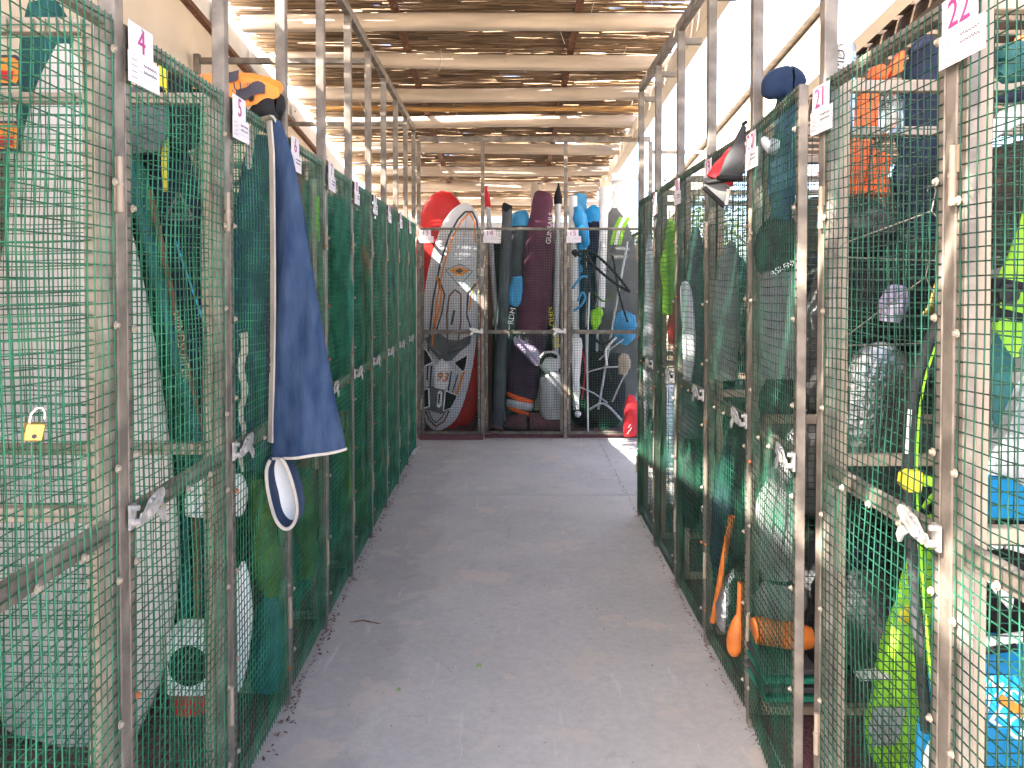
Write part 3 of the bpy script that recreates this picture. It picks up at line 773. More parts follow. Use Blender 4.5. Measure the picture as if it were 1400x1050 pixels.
for k, (x, mm, l) in enumerate(((252, M_TEAL, 'teal upright tube left of the brown strap'), (268, M_BROWN, 'brown strap hanging between two teal tubes'), (281, M_BLUET, 'dark blue upright tube right of the brown strap'))):
    solo('tube', l, 'tube', pole((x, 705, 2.56), (x + 2, 860, 2.56), .014), mm, smooth=True)
# open brass padlock hung on the nearest mesh
t = thing('padlock', 'open brass padlock hanging on the nearest left mesh door', 'padlock', P(44, 600, 1.255))
mb = MB(); c = P(46, 590, 1.262); M_ = Matrix.Rotation(R(14), 3, 'Y') @ Matrix.Rotation(R(50), 3, 'Z'); mb.box(c, (.030, .014, .030), M_); o = part(t, 'body', mb, M_BRASS); bevel(o, .003, 2)
mb = MB(); mb.tube([c + M_ @ Vector(v) for v in ((-.009, 0, .013), (-.010, 0, .03), (-.004, 0, .04), (.004, 0, .041), (.010, 0, .033), (.012, 0, .022))], .0026, 8); part(t, 'shackle', mb, M_STEEL, True)
mb = MB(); mb.tube([c + M_ @ Vector((0, -.0068, -.006)), c + M_ @ Vector((0, -.0078, -.006))], .004, 10); part(t, 'keyhole', mb, M_INK)

# locker 5
bag('sail', 'dark blue folded sail filling the locker with card 5', 'sail', [(352, 640, 2.73, 36), (350, 520, 2.73, 42), (352, 380, 2.73, 40), (356, 250, 2.73, 30), (362, 185, 2.73, 14)], M_BLUET, depth=.3, wr=.018, e=2.8)
t = MB(); t.tube([P(332 + 3 * math.sin(q * .9), 455 + q * 9, 2.44) for q in range(22)], [.014 - .0004 * q for q in range(22)], 6)
solo('rope', 'frayed white rope hanging inside the locker with card 5', 'rope', t, M_CREAM, smooth=True)
bag('fender', 'short white fender under the middle rail of the locker with card 5', 'fender', [(326, 705, 2.6, 4), (327, 690, 2.6, 10), (327, 665, 2.6, 11), (326, 648, 2.6, 4)], M_WHITE, depth=.9)
bag('fender', 'long white fender near the floor of the locker with card 5', 'fender', [(326, 945, 2.6, 3), (328, 900, 2.6, 12), (331, 840, 2.6, 14), (332, 790, 2.6, 9), (332, 768, 2.6, 3)], M_WHITE, depth=.8)
bag('kite_bag', 'olive lime bag leaning in the lower half behind the blue sock loop', 'bag', [(372, 815, 2.72, 12), (366, 770, 2.72, 19), (358, 700, 2.72, 16), (350, 655, 2.72, 8)], M_OLIVE, depth=.6, wr=.012)
bag('sail_bag', 'teal bag standing on the floor under the olive lime bag', 'bag', [(362, 945, 2.72, 18), (364, 900, 2.72, 24), (368, 840, 2.72, 19), (370, 808, 2.72, 8)], M_TEAL, depth=.6, wr=.012)
# orange float lying on top
t = thing('orange_fin_board', 'orange board with rounded end and black print on top of locker five', 'board', P(335, 150, 2.55))
stn = [(258, 128, 2.62, 8), (268, 128, 2.62, 18), (300, 124, 2.62, 24), (335, 121, 2.62, 26), (362, 121, 2.62, 23), (378, 124, 2.62, 14), (383, 126, 2.62, 4)]
def plate(pts, Y, th):
    mb = MB(); q = [P(x, y, Y) for x, y in pts]; mb.add(q + [p + Vector((0, th, .03)) for p in q], [tuple(range(len(q) - 1, -1, -1)), tuple(range(len(q), 2 * len(q)))] + [(i, (i + 1) % len(q), len(q) + (i + 1) % len(q), len(q) + i) for i in range(len(q))]); return mb
outl = [(262, 108), (285, 105), (312, 104), (340, 106), (365, 112), (378, 118), (383, 126), (380, 134), (370, 138), (352, 143), (335, 147), (318, 141), (300, 131), (285, 124), (262, 122)]
bevel(part(t, 'deck', plate(outl, 2.62, .05), M_ORANGE), .006, 2)
part(t, 'black_flash', plate([(322, 135), (336, 131), (345, 124), (352, 122), (358, 124), (362, 128), (354, 128), (344, 131), (337, 136), (330, 141)], 2.612, .004), M_INK)
part(t, 'slot', plate([(340, 136), (344, 134.5), (347, 136), (345, 138), (341, 139)], 2.611, .004), M_BLACK)
part(t, 'black_flash', plate([(312, 111), (326, 107.5), (325, 109.5), (313, 113.5)], 2.612, .004), M_INK)
o = link('lettering', text_mesh('lettering', '.U', .042, M_INK), t, P(323, 119, 2.60) - Vector(t.location), (0, R(-9), 0))
for s, x, y in (('LUFF', 337, 115.5), ('MAST', 339, 120.5)):
    o = link('lettering', text_mesh('lettering', s, .0125, M_INK), t, P(x, y, 2.60) - Vector(t.location), (0, R(-9), 0))
bag('bag', 'black crumpled bag under the orange board beside the tall post', 'bag', [(344, 160, 2.66, 6), (355, 156, 2.66, 15), (368, 152, 2.66, 21), (380, 148, 2.66, 20), (388, 150, 2.66, 8)], M_BLACK, depth=.9, wr=.02)
bag('bag', 'grey lilac cloth bundle beside the black bag on the left lockers', 'bag', [(370, 146, 2.7, 4), (378, 142, 2.7, 9), (385, 138, 2.7, 7)], M_LILAC, depth=.8, wr=.008)

# the hanging blue board sock
sk = thing('board_sock', 'blue fabric board sock hanging over the left doors, frayed loop below', 'board sock', P(420, 620, 2.50))
L_ = [(165, 370, 384), (180, 371, 389), (210, 373.5, 399), (250, 374, 408), (300, 374.5, 417), (360, 375, 426), (430, 375, 439), (500, 374, 450), (560, 372.5, 461), (605, 371.5, 471), (620, 371, 473)]
mb = MB(); rings = []; n = 40
for i, c in enumerate(catmull([(a, b_, d) for a, b_, d in L_], 4)):
    py, l, r = c; cx = (l + r) / 2; hw = (r - l) / 2; ring = []
    thick = .012 + .035 * min(1, max(0, (py - 165) / 430)) ** 1.2
    for k in range(n):
        th = 2 * math.pi * k / n
        drop = -12 * (math.cos(th) * .5) * min(1, max(0, (py - 450) / 170))
        p = P(cx + hw * math.cos(th), py + drop, 2.50)
        fold = .008 * math.sin(p.x * 62 - p.z * 4 + 1.5 * math.sin(p.z * 3)) * min(1, (py - 150) / 120) * (1 if py < 500 else .5) + .004 * mnoise.noise(p * 9)
        p.y += -thick * math.sin(th) + fold * (1.2 if math.sin(th) > 0 else .3)
        ring.append(p)
    rings.append(ring)
mb.loft(rings, False); o = part(sk, 'sock', mb, M_SOCK, True); sm = o.modifiers.new('solid', 'SOLIDIFY'); sm.thickness = .003
dm = MB(); rnd = random.Random(4)
for q in range(26):
    x, y = rnd.uniform(385, 450), rnd.uniform(330, 600)
    if x > 400 + (y - 330) * .2: continue
    i_ = min(range(len(rings)), key=lambda i: abs(rings[i][30].z - P(x, y, 2.5).z)); k_ = rnd.randint(24, 36); p_ = rings[i_][k_]; q_ = rings[min(i_ + 1, len(rings) - 1)][k_]
    L = rnd.uniform(.005, .02); dm.bar(p_ + Vector((0, -.0035, 0)), p_ + (q_ - p_).normalized() * L + Vector((rnd.uniform(-.004, .004), -.0035, 0)), .0015, .0012, (0, 1, 0))
o2 = part(o, 'scuff_mark', dm, M_GREYINK, stuff=True)
pt = MB(); pt.lathe([(.012, 0), (.014, -.004), (.006, -.006)], rings[-5][36] + Vector((0, -.004, 0)), 10, 'y'); part(o, 'grommet', pt, M_SAND, True)
rim = MB(); rim.tube([p for p in rings[-1]] + [rings[-1][0]], .005, 6, False); part(sk, 'hem', rim, M_CREAM, True)
edge = MB()
prev = None
for py, l, r in L_[:-1]:
    prev = (py, l, r)
lp = [P(l - 2.2, py, 2.48) for py, l, r in L_[:-1]]
edge_r = []
for p in lp: edge_r.append([p + Vector((-.011, .01, 0)), p + Vector((.009, -.012, 0)), p + Vector((.012, -.004, 0)), p + Vector((-.008, .016, 0))])
edge.loft(edge_r); o = part(sk, 'side_panel', edge, M_CREAM, True)
tm = text_mesh('lettering', 'UNIFIBER', .058, M_INK); a = P(372.5, 460, 2.44)
link('lettering', tm, o, a + Vector((-.006, -.028, 0)) - Vector(sk.location), (0, R(90), R(-55)))
mb = MB(); tp = [P(366, 168, 2.48), P(371, 160, 2.48), P(380, 163, 2.48)]
mb = MB(); rr = []
for (dy, dx, dz, w) in ((-.02, .012, .0, .02), (.0, 0, .012, .045), (.03, -.05, .006, .05), (.05, -.09, -.03, .045), (.05, -.10, -.14, .03)):
    c = P(374, 166, 2.50) + Vector((dx, dy, dz)); rr.append([c + Vector((0, -w, 0)), c + Vector((0, 0, .008)), c + Vector((0, w, 0)), c + Vector((0, 0, -.008))])
mb.loft(rr); part(sk, 'folded_top', mb, M_CREAM, True)
# loop under it
ring1 = [(372, 626), (367, 640), (368, 665), (374, 692), (382, 712), (393, 721), (403, 716), (409, 700), (408, 680), (402, 655), (393, 632), (386, 624)]
pts = [Vector(q[:3]) for q in catmull([tuple(P(x, y, 2.48)) for x, y in ring1], 4)]
cen = sum(pts, Vector()) / len(pts)
mb = MB(); rr = []
for p in pts:
    d = (p - cen).normalized(); rr.append([p + d * .006 + Vector((0, -.02, 0)), p + Vector((0, -.024, 0)) - d * .006, p - d * .010 + Vector((0, .05, 0)), p + Vector((0, .055, 0)) + d * .004])
mb.loft(rr); part(sk, 'loop', mb, M_SOCK, True)
mb = MB(); mb.tube([p + Vector((0, -.024, 0)) - (p - cen).normalized() * .002 for p in pts], .006, 6); part(sk, 'hem', mb, M_CREAM, True)
mb = MB(); q = [p + Vector((0, .045, 0)) for p in pts]; c0 = len(q); mb.add(q + [cen + Vector((0, .06, 0))], [(i, (i + 1) % c0, c0) for i in range(c0)]); part(sk, 'lining', mb, M_WHITE, True)

# farther left lockers
solo('plank', 'reddish brown plank upright in the locker past the blue sock', 'plank', pole((408, 225, 3.35), (416, 640, 3.35), .028, 4), M_BROWN)
solo('plank', 'tan narrow plank beside the reddish brown plank', 'plank', pole((428, 245, 3.36), (432, 640, 3.36), .016, 4), M_SAND)
solo('strap', 'lime green webbing strap hanging by the brown plank', 'strap', sheet([(268, 431, 436), (300, 432, 436), (330, 434, 437)], 3.3, wave=.003, nx=2, nz=6), M_LIME)
bag('kite_bag', 'green leafy looking bag low in the locker past the blue sock', 'bag', [(418, 790, 3.34, 10), (420, 740, 3.34, 14), (414, 680, 3.34, 14), (408, 650, 3.34, 6)], M_OLIVE, depth=.6, wr=.03)
bag('sail_bag', 'dark green bag hanging at the top of the second locker past the sock', 'bag', [(468, 560, 3.95, 9), (468, 420, 3.95, 14), (465, 320, 3.95, 13), (466, 272, 3.95, 7)], M_GREENN, depth=.5, wr=.015)
bag('kite_bag', 'lime kite bag upright in the second locker past the sock', 'bag', [(470, 700, 3.9, 6), (470, 660, 3.9, 9), (470, 615, 3.9, 8), (469, 590, 3.9, 4)], M_OLIVE, depth=.7, wr=.01)
bag('bag', 'grey and green bundle low in the third locker past the sock', 'bag', [(492, 715, 4.5, 8), (493, 685, 4.5, 10), (492, 655, 4.5, 7), (490, 640, 4.5, 3)], M_OLIVE, depth=.7, wr=.012)
fl = [(460, 325, 3.97, 'orange paddle blade at the top of the second locker past the sock'), (500, 358, 4.55, 'orange patch at the top of the third locker past the sock'), (538, 452, 5.85, 'orange pennant by the middle of the third locker from the far corner'), (520, 620, 5.2, 'orange fin low in the fourth locker past the sock'), (540, 590, 5.85, 'tall orange fin low by the far left corner')]
for x, y, Y, l in fl:
    bag('fin', l, 'fin', [(x + 2, y + 24, Y, 1), (x + 3, y + 10, Y, 3), (x, y - 8, Y, 4), (x - 3, y - 22, Y, 1)], M_ORFOAM, depth=.25)
for k, (px, py0, py1, Y, w, mm, l) in enumerate((
    (452, 290, 640, 3.98, 11, M_GREENN, 'dark green tall sail bag behind the mesh, second locker past the sock'),
    (484, 300, 700, 4.58, 10, M_GREENN, 'dark green tall sail bag in the third locker past the sock'),
    (510, 310, 690, 5.18, 9, M_GREENN, 'dark green tall sail bag in the fourth locker past the sock'),
    (530, 315, 670, 5.8, 7, M_GREENN, 'dark green tall sail bag in the third locker from the far corner'),
    (546, 318, 640, 6.4, 6, M_GREENN, 'dark green tall sail bag in the next to last left locker'))):
    bag('sail_bag', l, 'bag', [(px, py1, Y, w * .7), (px + 1, (py0 + py1) / 2 + 60, Y, w), (px, (py0 + py1) / 2 - 60, Y, w), (px - 1, py0, Y, w * .4)], mm, depth=.5, wr=.012)

# ------------------------------------------------------------------ far lockers
bag('windsurf_board', 'glossy red board standing behind the white board', 'board', [(618, 588, 8.05, 14), (622, 560, 8.05, 30), (619, 480, 8.05, 42), (612, 380, 8.05, 42), (606, 320, 8.05, 37), (606, 290, 8.05, 30), (608, 272, 8.05, 20), (610, 262, 8.05, 7)], M_RED, depth=.18, n=22, e=2.3)
wb = thing('windsurf_board', 'white windsurf board with grey pads and number 93', 'board', P(596, 588, 7.78)); wb.location.z = BASE
part(wb, 'hull', sack([(596, 588, 7.78, 5), (598, 578, 7.78, 17), (603, 555, 7.78, 28), (610, 500, 7.78, 36), (615, 440, 7.78, 38.5), (621, 380, 7.78, 37), (629, 325, 7.78, 30), (634, 300, 7.78, 23), (638, 285, 7.78, 13), (640, 279, 7.78, 4)], .14, n=26, sub=6, e=2.5), M_BOARDW, True)
def on_board(nm, poly, m, lift=0.0, parent=None, Y=7.70):
    q = [P(x, y, Y - lift) for x, y in poly]; mb = MB(); k = len(q)
    mb.add(q + [p + Vector((0, .006, 0)) for p in q], [tuple(range(k - 1, -1, -1)), tuple(range(k, 2 * k))] + [(i, (i + 1) % k, k + (i + 1) % k, k + i) for i in range(k)])
    return part(parent or wb, nm, mb, m)
def stripe(nm, pts, w, m, lift=0.0, parent=None, closed=False):
    mb = MB(); q = [P(x, y, 7.70 - lift) for x, y in pts]
    if closed: q.append(q[0])
    for a, b_ in zip(q, q[1:]): mb.bar(a, b_, .006, w, (b_ - a).cross(Vector((0, 1, 0))))
    return part(parent or wb, nm, mb, m)
outer = [(584, 520), (586, 470), (592, 410), (602, 360), (614, 322), (626, 300), (636, 289.5), (646, 289.5), (652, 302), (654, 330), (653, 380)]
stripe('outline', outer, .018, M_INK)
stripe('outline', [(x + (5 if x < 640 else -3.5), y + 2) for x, y in outer[1:-1]], .016, M_ORANGE)
stripe('centre_line', [(638, 293), (632, 350)], .006, M_GREYINK)
stripe('emblem', [(609, 369), (629, 361), (646, 371), (628, 391)], .006, M_INK, closed=True)
on_board('emblem', [(613, 369), (628, 364), (642, 370), (628, 378)], M_ORANGE)
on_board('emblem', [(622, 370), (629, 367), (634, 370), (628, 374)], M_INK, .004)
stripe('nose_panel', [(612, 470), (611, 430), (614, 405), (622, 396), (630, 402), (630, 440), (626, 470)], .016, M_BROWN)
stripe('nose_panel', [(621, 424), (619, 436), (617, 444)], .022, M_INK)
stripe('side_flash', [(597, 378), (604, 400), (600, 425), (592, 452)], .022, M_ORANGE)
stripe('side_flash', [(600, 380), (608, 403), (604, 428), (596, 454)], .014, M_INK)
stripe('side_flash', [(650, 388), (640, 402), (638, 430), (644, 450)], .016, M_INK)
stripe('side_flash', [(653, 384), (644, 404), (642, 425)], .012, M_ORANGE)
on_board('deck_pad', [(580, 462), (600, 455), (612, 464), (626, 466), (644, 458), (643, 470), (630, 480), (618, 492), (602, 494), (590, 480)], M_GREYF, .0)
for x, y, a in ((594, 478, 40), (622, 477, -25)):
    mb = MB(); c = P(x, y, 7.66); ca, sa = math.cos(R(a)), math.sin(R(a))
    mb.tube([c + Vector((ca * u, -.035 * math.cos(u / .075 * 1.4), -sa * u)) for u in np.linspace(-.075, .075, 7)], .018, 8); part(wb, 'foot_strap', mb, M_GREYF, True)
for poly in ([(577, 474), (584, 480), (592, 495), (578, 502)], [(620, 496), (640, 484), (636, 506), (632, 508)], [(577, 533), (586, 531), (587, 556), (578, 558)], [(609, 534), (626, 541), (617, 558), (606, 562)]):
    o = on_board('traction_pad', poly, M_BLACK, .006); stripe('pad_edge', poly, .012, M_WHITE, .010, o, True)
on_board('deck_pad', [(578, 531), (590, 528), (604, 532), (628, 541), (616, 560), (603, 566), (590, 562), (578, 560)], M_GREYF, .0)
on_board('tail_panel', [(595, 500), (604, 490), (613, 498), (614, 525), (608, 533), (594, 530)], M_WHITE, .003)
link('number', text_mesh('number', '93', .115, M_ORANGE, shear=.25), wb, P(604, 516, 7.685) - Vector(wb.location), (0, R(4), 0)); 
link('number_shadow', text_mesh('number_shadow', '93', .128, M_INK, shear=.25), wb, P(604, 516, 7.690) - Vector(wb.location), (0, R(4), 0))
stripe('rail_line', [(617, 508), (612, 540)], .014, M_NAVY); stripe('rail_line', [(590, 500), (588, 530)], .014, M_NAVY)
stripe('rail_line', [(626, 512), (616, 545)], .010, M_NAVY); on_board('rail_flash', [(632, 510), (637, 505), (626, 540), (621, 544)], M_ORANGE, .002)
mb = MB(); c = P(600, 545, 7.67); mb.prism([(-.022, -.08), (.0, -.095), (.026, -.07), (.034, .06), (.012, .085), (-.014, .06)], c, (1, 0, 0), (0, 0, 1), (0, .012, 0)); o = part(wb, 'vent_plate', mb, M_WHITE)
mb = MB(); mb.prism([(-.008, -.05), (.006, -.055), (.014, .045), (.0, .05)], c + Vector((0, -.004, 0)), (1, 0, 0), (0, 0, 1), (0, .005, 0)); part(o, 'vent_slot', mb, M_BLACK)
stripe('tail_outline', [(582, 562), (587, 574), (596, 583), (607, 576), (614, 562)], .016, M_BROWN); stripe('tail_outline', [(586, 562), (590, 572), (596, 578), (604, 571), (609, 562)], .010, M_INK, .002)
bag('fin_bag', 'small red bag low behind the tail of the white board', 'bag', [(612, 585, 7.95, 8), (620, 572, 7.95, 12), (626, 562, 7.95, 9), (630, 556, 7.95, 3)], M_REDF, depth=.6, wr=.01)
mb = MB(); mb.box((-.55, 7.535, .022), (.62, .10, .043)); solo('kerb_board', 'maroon painted board on the floor under the white board', 'board', mb, M_MAROON)

# locker 14
t = thing('mast', 'silver mast with a red cloth tip standing left in locker fourteen', 'mast', P(690, 590, 7.9)); t.location.z = BASE
part(t, 'tube', pole((667, 283, 7.9), (690, 583, 7.9), .026), M_SILVB, True)
part(t, 'tip', sack([(668, 284, 7.9, 4.5), (666, 270, 7.9, 4), (664, 258, 7.9, 3), (667, 255, 7.9, 1)], .7, .008), M_REDF, True)
solo('mast', 'dark brown mast next to the red tipped mast', 'mast', pole((671, 320, 7.98), (668, 585, 7.98), .03), M_BROWN, smooth=True)
t = thing('sail_roll', 'slate grey sail roll with black cap on the left of locker fourteen', 'sail roll', P(680, 582, 7.74)); t.location.z = BASE
part(t, 'roll', sack([(680, 582, 7.74, 7), (681, 570, 7.74, 8.5), (688, 430, 7.74, 8), (693, 300, 7.74, 7), (693, 288, 7.74, 6.5)], .9, e=2.4), M_DKGREY, True)
part(t, 'cap', sack([(693, 290, 7.74, 7), (693.5, 281, 7.74, 7), (694, 279, 7.74, 5)], .9), M_BLACK, True)
t = thing('sail_roll', 'grey rolled sail with pale blue top in locker fourteen', 'sail roll', P(702, 560, 7.9)); t.location.z = BASE
part(t, 'roll', sack([(700, 585, 7.9, 9), (702, 520, 7.9, 11), (706, 410, 7.9, 12), (709, 330, 7.9, 12), (711, 304, 7.9, 11)], .8, .006), M_DKGREY, True)
part(t, 'cover', sack([(711, 309, 7.89, 12.5), (711, 296, 7.89, 12.5), (710, 289, 7.89, 8)], .85, .008), M_SKYB, True)
bag('pouch', 'small teal pouch hanging in front of the grey rolled sail', 'pouch', [(702, 418, 7.72, 6), (703, 412, 7.72, 9), (705, 395, 7.72, 9), (707, 381, 7.72, 7.5), (707, 378, 7.72, 5)], M_SKYB, depth=.5, wr=.006)
t = thing('sail_bag', 'big maroon sail bag with purple lower half in locker fourteen', 'bag', P(725, 560, 7.82)); t.location.z = BASE
part(t, 'upper', sack([(724, 470, 7.82, 22), (730, 420, 7.82, 23), (737, 340, 7.82, 20), (740, 290, 7.82, 15), (742, 268, 7.82, 13), (743, 262, 7.82, 9)], .5, .02, seed=2), M_MARO, True)
part(t, 'lower', sack([(712, 546, 7.80, 19), (714, 530, 7.80, 22), (720, 490, 7.80, 24), (725, 455, 7.80, 23)], .5, .025, seed=4), M_PURP, True)
for y0, y1, mm in ((541, 547, M_ORFOAM), (548, 558, M_SILVB), (559, 564, M_ORFOAM)):
    part(t, 'band', sack([(710, y1, 7.79, 18), (711, (y0 + y1) / 2, 7.79, 20), (712, y0, 7.79, 19)], .55, .004), mm, True)
link('lettering', text_mesh('lettering', 'GUNSAILS', .07, M_WHITE), t, P(752, 312, 7.66) - Vector(t.location), (0, R(-84), 0))
bag('sail_roll', 'sand coloured tube with dark cap behind the maroon bag', 'tube', [(733, 560, 8.1, 8), (733, 300, 8.1, 7.5), (733, 256, 8.1, 7), (734, 252, 8.1, 4)], M_SAND, depth=.95)
t = thing('mast', 'grey mast with black cap and yellow lettering in locker fourteen', 'mast', P(768, 540, 7.85)); t.location.z = BASE
part(t, 'tube', pole((763, 275, 7.85), (758, 578, 7.85), .034), M_SILVB, True)
part(t, 'cap', sack([(763, 279, 7.85, 5.5), (763, 268, 7.85, 5.5), (763.5, 256, 7.85, 2), (763.5, 250, 7.85, 1)], .9), M_BLACK, True)
link('lettering', text_mesh('lettering', 'NEILPRYDE', .085, M_YELL), t, P(756, 448, 7.78) - Vector(t.location), (0, R(78), 0))
bag('duffel', 'light grey rolled mat standing on the floor at right in locker fourteen', 'roll', [(755, 572, 7.72, 15), (755, 560, 7.72, 17), (755, 535, 7.72, 17), (752, 515, 7.72, 15), (750, 508, 7.72, 8)], M_SILVB, depth=.7, wr=.01)
bag('helmet', 'white helmet shaped bundle above the rolled mat', 'helmet', [(752, 510, 7.74, 8), (752, 500, 7.74, 15), (751, 488, 7.74, 15), (750, 480, 7.74, 7)], M_WHITE, depth=.7, wr=.012)
mb = MB(); mb.tube([P(738, 497, 7.66), P(744, 487, 7.64), P(753, 485, 7.64), P(761, 488, 7.66)], .02, 8); solo('strap', 'black strap across the white bundle', 'strap', mb, M_BLACK, smooth=True)
bag('cloth', 'pinkish pale cloth lying across the purple bag', 'cloth', [(735, 500, 7.62, 3), (728, 485, 7.62, 9), (718, 475, 7.62, 8), (706, 466, 7.62, 5), (704, 460, 7.62, 2)], M_LILAC, depth=.5, wr=.012)
bag('mat', 'maroon speckled mat folded on the floor of locker fourteen', 'mat', [(690, 582, 7.75, 5), (705, 578, 7.75, 12), (730, 577, 7.75, 13), (760, 580, 7.75, 11), (768, 584, 7.75, 4)], M_MAROON, depth=1.2, wr=.012)
mb = MB(); mb.tube([P(668 + 11 * math.cos(a) + 8, 588 + 5 * math.sin(a), 7.50) + Vector((0, 0, 0)) for a in np.linspace(0, 6.2, 22)], .006, 6); 
solo('hose', 'thin pinkish hose coiled at the foot of the post', 'hose', mb, M_MAROON, smooth=True)
link_ = link('lettering', text_mesh('lettering', 'RDM', .08, M_WHITE), None, P(700, 432, 7.70), (0, R(-80), 0)); tag(link_, 'white outlined lettering on the sleeve left of the maroon bag', 'lettering')

# locker 15
solo('mast', 'white mast standing leftmost in locker fifteen', 'mast', pole((783, 268, 7.95), (788, 560, 7.95), .045), M_WHITE, smooth=True)
bag('sail_bag', 'pale blue rolled bag at the top left of locker fifteen', 'bag', [(786, 420, 8.1, 9), (790, 320, 8.1, 11), (791, 285, 8.1, 13), (790, 265, 8.1, 9)], M_SKYB, depth=.7, wr=.03, seed=1)
bag('sail_bag', 'vivid blue drooping bag in the middle top of locker fifteen', 'bag', [(796, 345, 7.9, 4), (797, 330, 7.9, 8), (794, 300, 7.9, 9), (790, 282, 7.9, 6)], M_BLUE, depth=.7, wr=.03, seed=5)
t = thing('sail_bag', 'blue and navy bag at the top centre of locker fifteen', 'bag', P(812, 340, 8)); 
part(t, 'upper', sack([(810, 305, 8, 12), (811, 296, 8, 12.5), (813, 285, 8, 8), (815, 281, 8, 3)], .6, .03), M_BLUE, True)
part(t, 'lower', sack([(812, 350, 8, 8), (811, 330, 8, 11.5), (810, 303, 8, 12)], .6, .02), M_NAVY, True)
bag('sail', 'dark teal sail hanging below the blue bags in locker fifteen', 'sail', [(812, 500, 8.1, 16), (808, 430, 8.1, 20), (806, 370, 8.1, 18), (806, 320, 8.1, 10)], M_BLUET, depth=.4, wr=.03)
solo('tube', 'thick white tube standing beside the column', 'tube', pole((826, 256, 8.0), (820, 420, 8.0), .052, 14), M_WHITE, smooth=True)
t = thing('windsurf_board', 'grey board with lime nose stripes in locker fifteen', 'board', P(850, 560, 8.05)); t.location.z = BASE
part(t, 'hull', sack([(846, 585, 8.05, 10), (848, 520, 8.05, 26), (848, 430, 8.05, 30), (846, 360, 8.05, 27), (842, 315, 8.05, 19), (840, 295, 8.05, 11), (840, 284, 8.05, 3)], .18, e=2.4), M_GREYF, True)
for k, off in enumerate((0, 6, 12)):
    q = [P(x + off * .9, y, 7.90) for x, y in ((836, 335), (842, 310), (849, 297))]; mb = MB()
    for a, b_ in zip(q, q[1:]): mb.bar(a, b_, .006, .034, (b_ - a).cross(Vector((0, 1, 0))))
    part(t, 'nose_stripe', mb, M_LIME if k % 2 == 0 else M_WHITE)
link('lettering', text_mesh('lettering', 'FANATIC', .075, M_INK), t, P(836, 352, 7.88) - Vector(t.location), (0, R(-72), 0))
bm = thing('boom', 'black wishbone boom hanging across locker fifteen', 'boom', P(822, 380, 7.70))
for s_ in (-1, 1):
    q = [Vector(v[:3]) for v in catmull([tuple(P(x, y + s_ * o, 7.72)) for x, y, o in ((786, 346, 0), (805, 350, 7), (825, 366, 9), (845, 384, 6), (861, 399, 0))], 5)]
    mb = MB(); mb.tube(q, .014, 8); part(bm, 'arm', mb, M_BLACK, True)
mb = MB(); mb.tube([P(784, 343, 7.72), P(789, 349, 7.70)], .03, 10); part(bm, 'head', mb, M_BLACK, True)
b2 = thing('boom', 'second black boom lower and steeper in locker fifteen', 'boom', P(812, 400, 7.8))
for s_ in (-1, 1):
    q = [Vector(v[:3]) for v in catmull([tuple(P(x + s_ * o, y, 7.80)) for x, y, o in ((800, 342, 0), (806, 370, 6), (808, 405, 7), (802, 440, 4), (800, 452, 0))], 5)]
    mb = MB(); mb.tube(q, .012, 8); part(b2, 'arm', mb, M_CHAR, True)
solo('mast', 'thin grey aluminium pole in the middle of locker fifteen', 'mast', pole((800, 320, 7.9), (803, 560, 7.9), .012), M_SILVB, smooth=True)
solo('mast', 'thin pale pole leaning right in locker fifteen', 'mast', pole((822, 330, 7.85), (816, 480, 7.85), .014), M_SILVB, smooth=True)
for q, (pts, mm, l) in enumerate((([(783, 395), (789, 385), (797, 378), (803, 379)], M_SKYB, 'pale blue rope end tied on the pole in locker fifteen'), ([(784, 425), (792, 420), (800, 408), (796, 400), (790, 412)], M_SKYB, 'pale blue looped rope below the first rope end'), ([(830, 500), (828, 480), (836, 468), (843, 461)], M_WHITE, 'white curved line hanging right in locker fifteen'))):
    mb = MB(); mb.tube([Vector(v[:3]) for v in catmull([tuple(P(x, y, 7.68)) for x, y in pts], 4)], .012, 6); solo('rope', l, 'rope', mb, mm, smooth=True)
bag('bag', 'teal blue bag at the middle rail right in locker fifteen', 'bag', [(848, 470, 7.9, 9), (852, 455, 7.9, 17), (856, 440, 7.9, 17), (862, 428, 7.9, 8)], M_SKYB, depth=.6, wr=.03)
bag('bag', 'big black bag filling the bottom of locker fifteen', 'bag', [(812, 590, 8.0, 28), (815, 560, 8.0, 36), (822, 515, 8.0, 34), (828, 480, 8.0, 20)], M_BLACK, depth=.6, wr=.04)
bag('bag', 'black crumpled bag above the middle rail in locker fifteen', 'bag', [(828, 470, 8.15, 16), (832, 440, 8.15, 24), (830, 405, 8.15, 22), (824, 380, 8.15, 10)], M_BLACK, depth=.5, wr=.05, seed=9)
bag('bag', 'charcoal crumpled bag behind the harness in locker fifteen', 'bag', [(800, 520, 8.2, 18), (804, 490, 8.2, 26), (806, 455, 8.2, 20)], M_CHAR, depth=.5, wr=.05, seed=12)
for q, (x, y, a) in enumerate(((836, 478, 40), (812, 540, -30), (846, 530, 65), (824, 505, 10))):
    c = P(x, y, 7.72); d = Vector((math.cos(R(a)), 0, math.sin(R(a)))) * .16; mb = MB(); mb.tube([c - d, c + Vector((0, -.03, .02)), c + d], .008, 6)
    solo('strap', ['pale grey strap crossing the black bag, upper right', 'pale grey strap low left on the black bag', 'steep pale strap low right on the black bag', 'nearly level pale strap in the middle of the black bag'][q], 'strap', mb, M_SILVB, smooth=True)
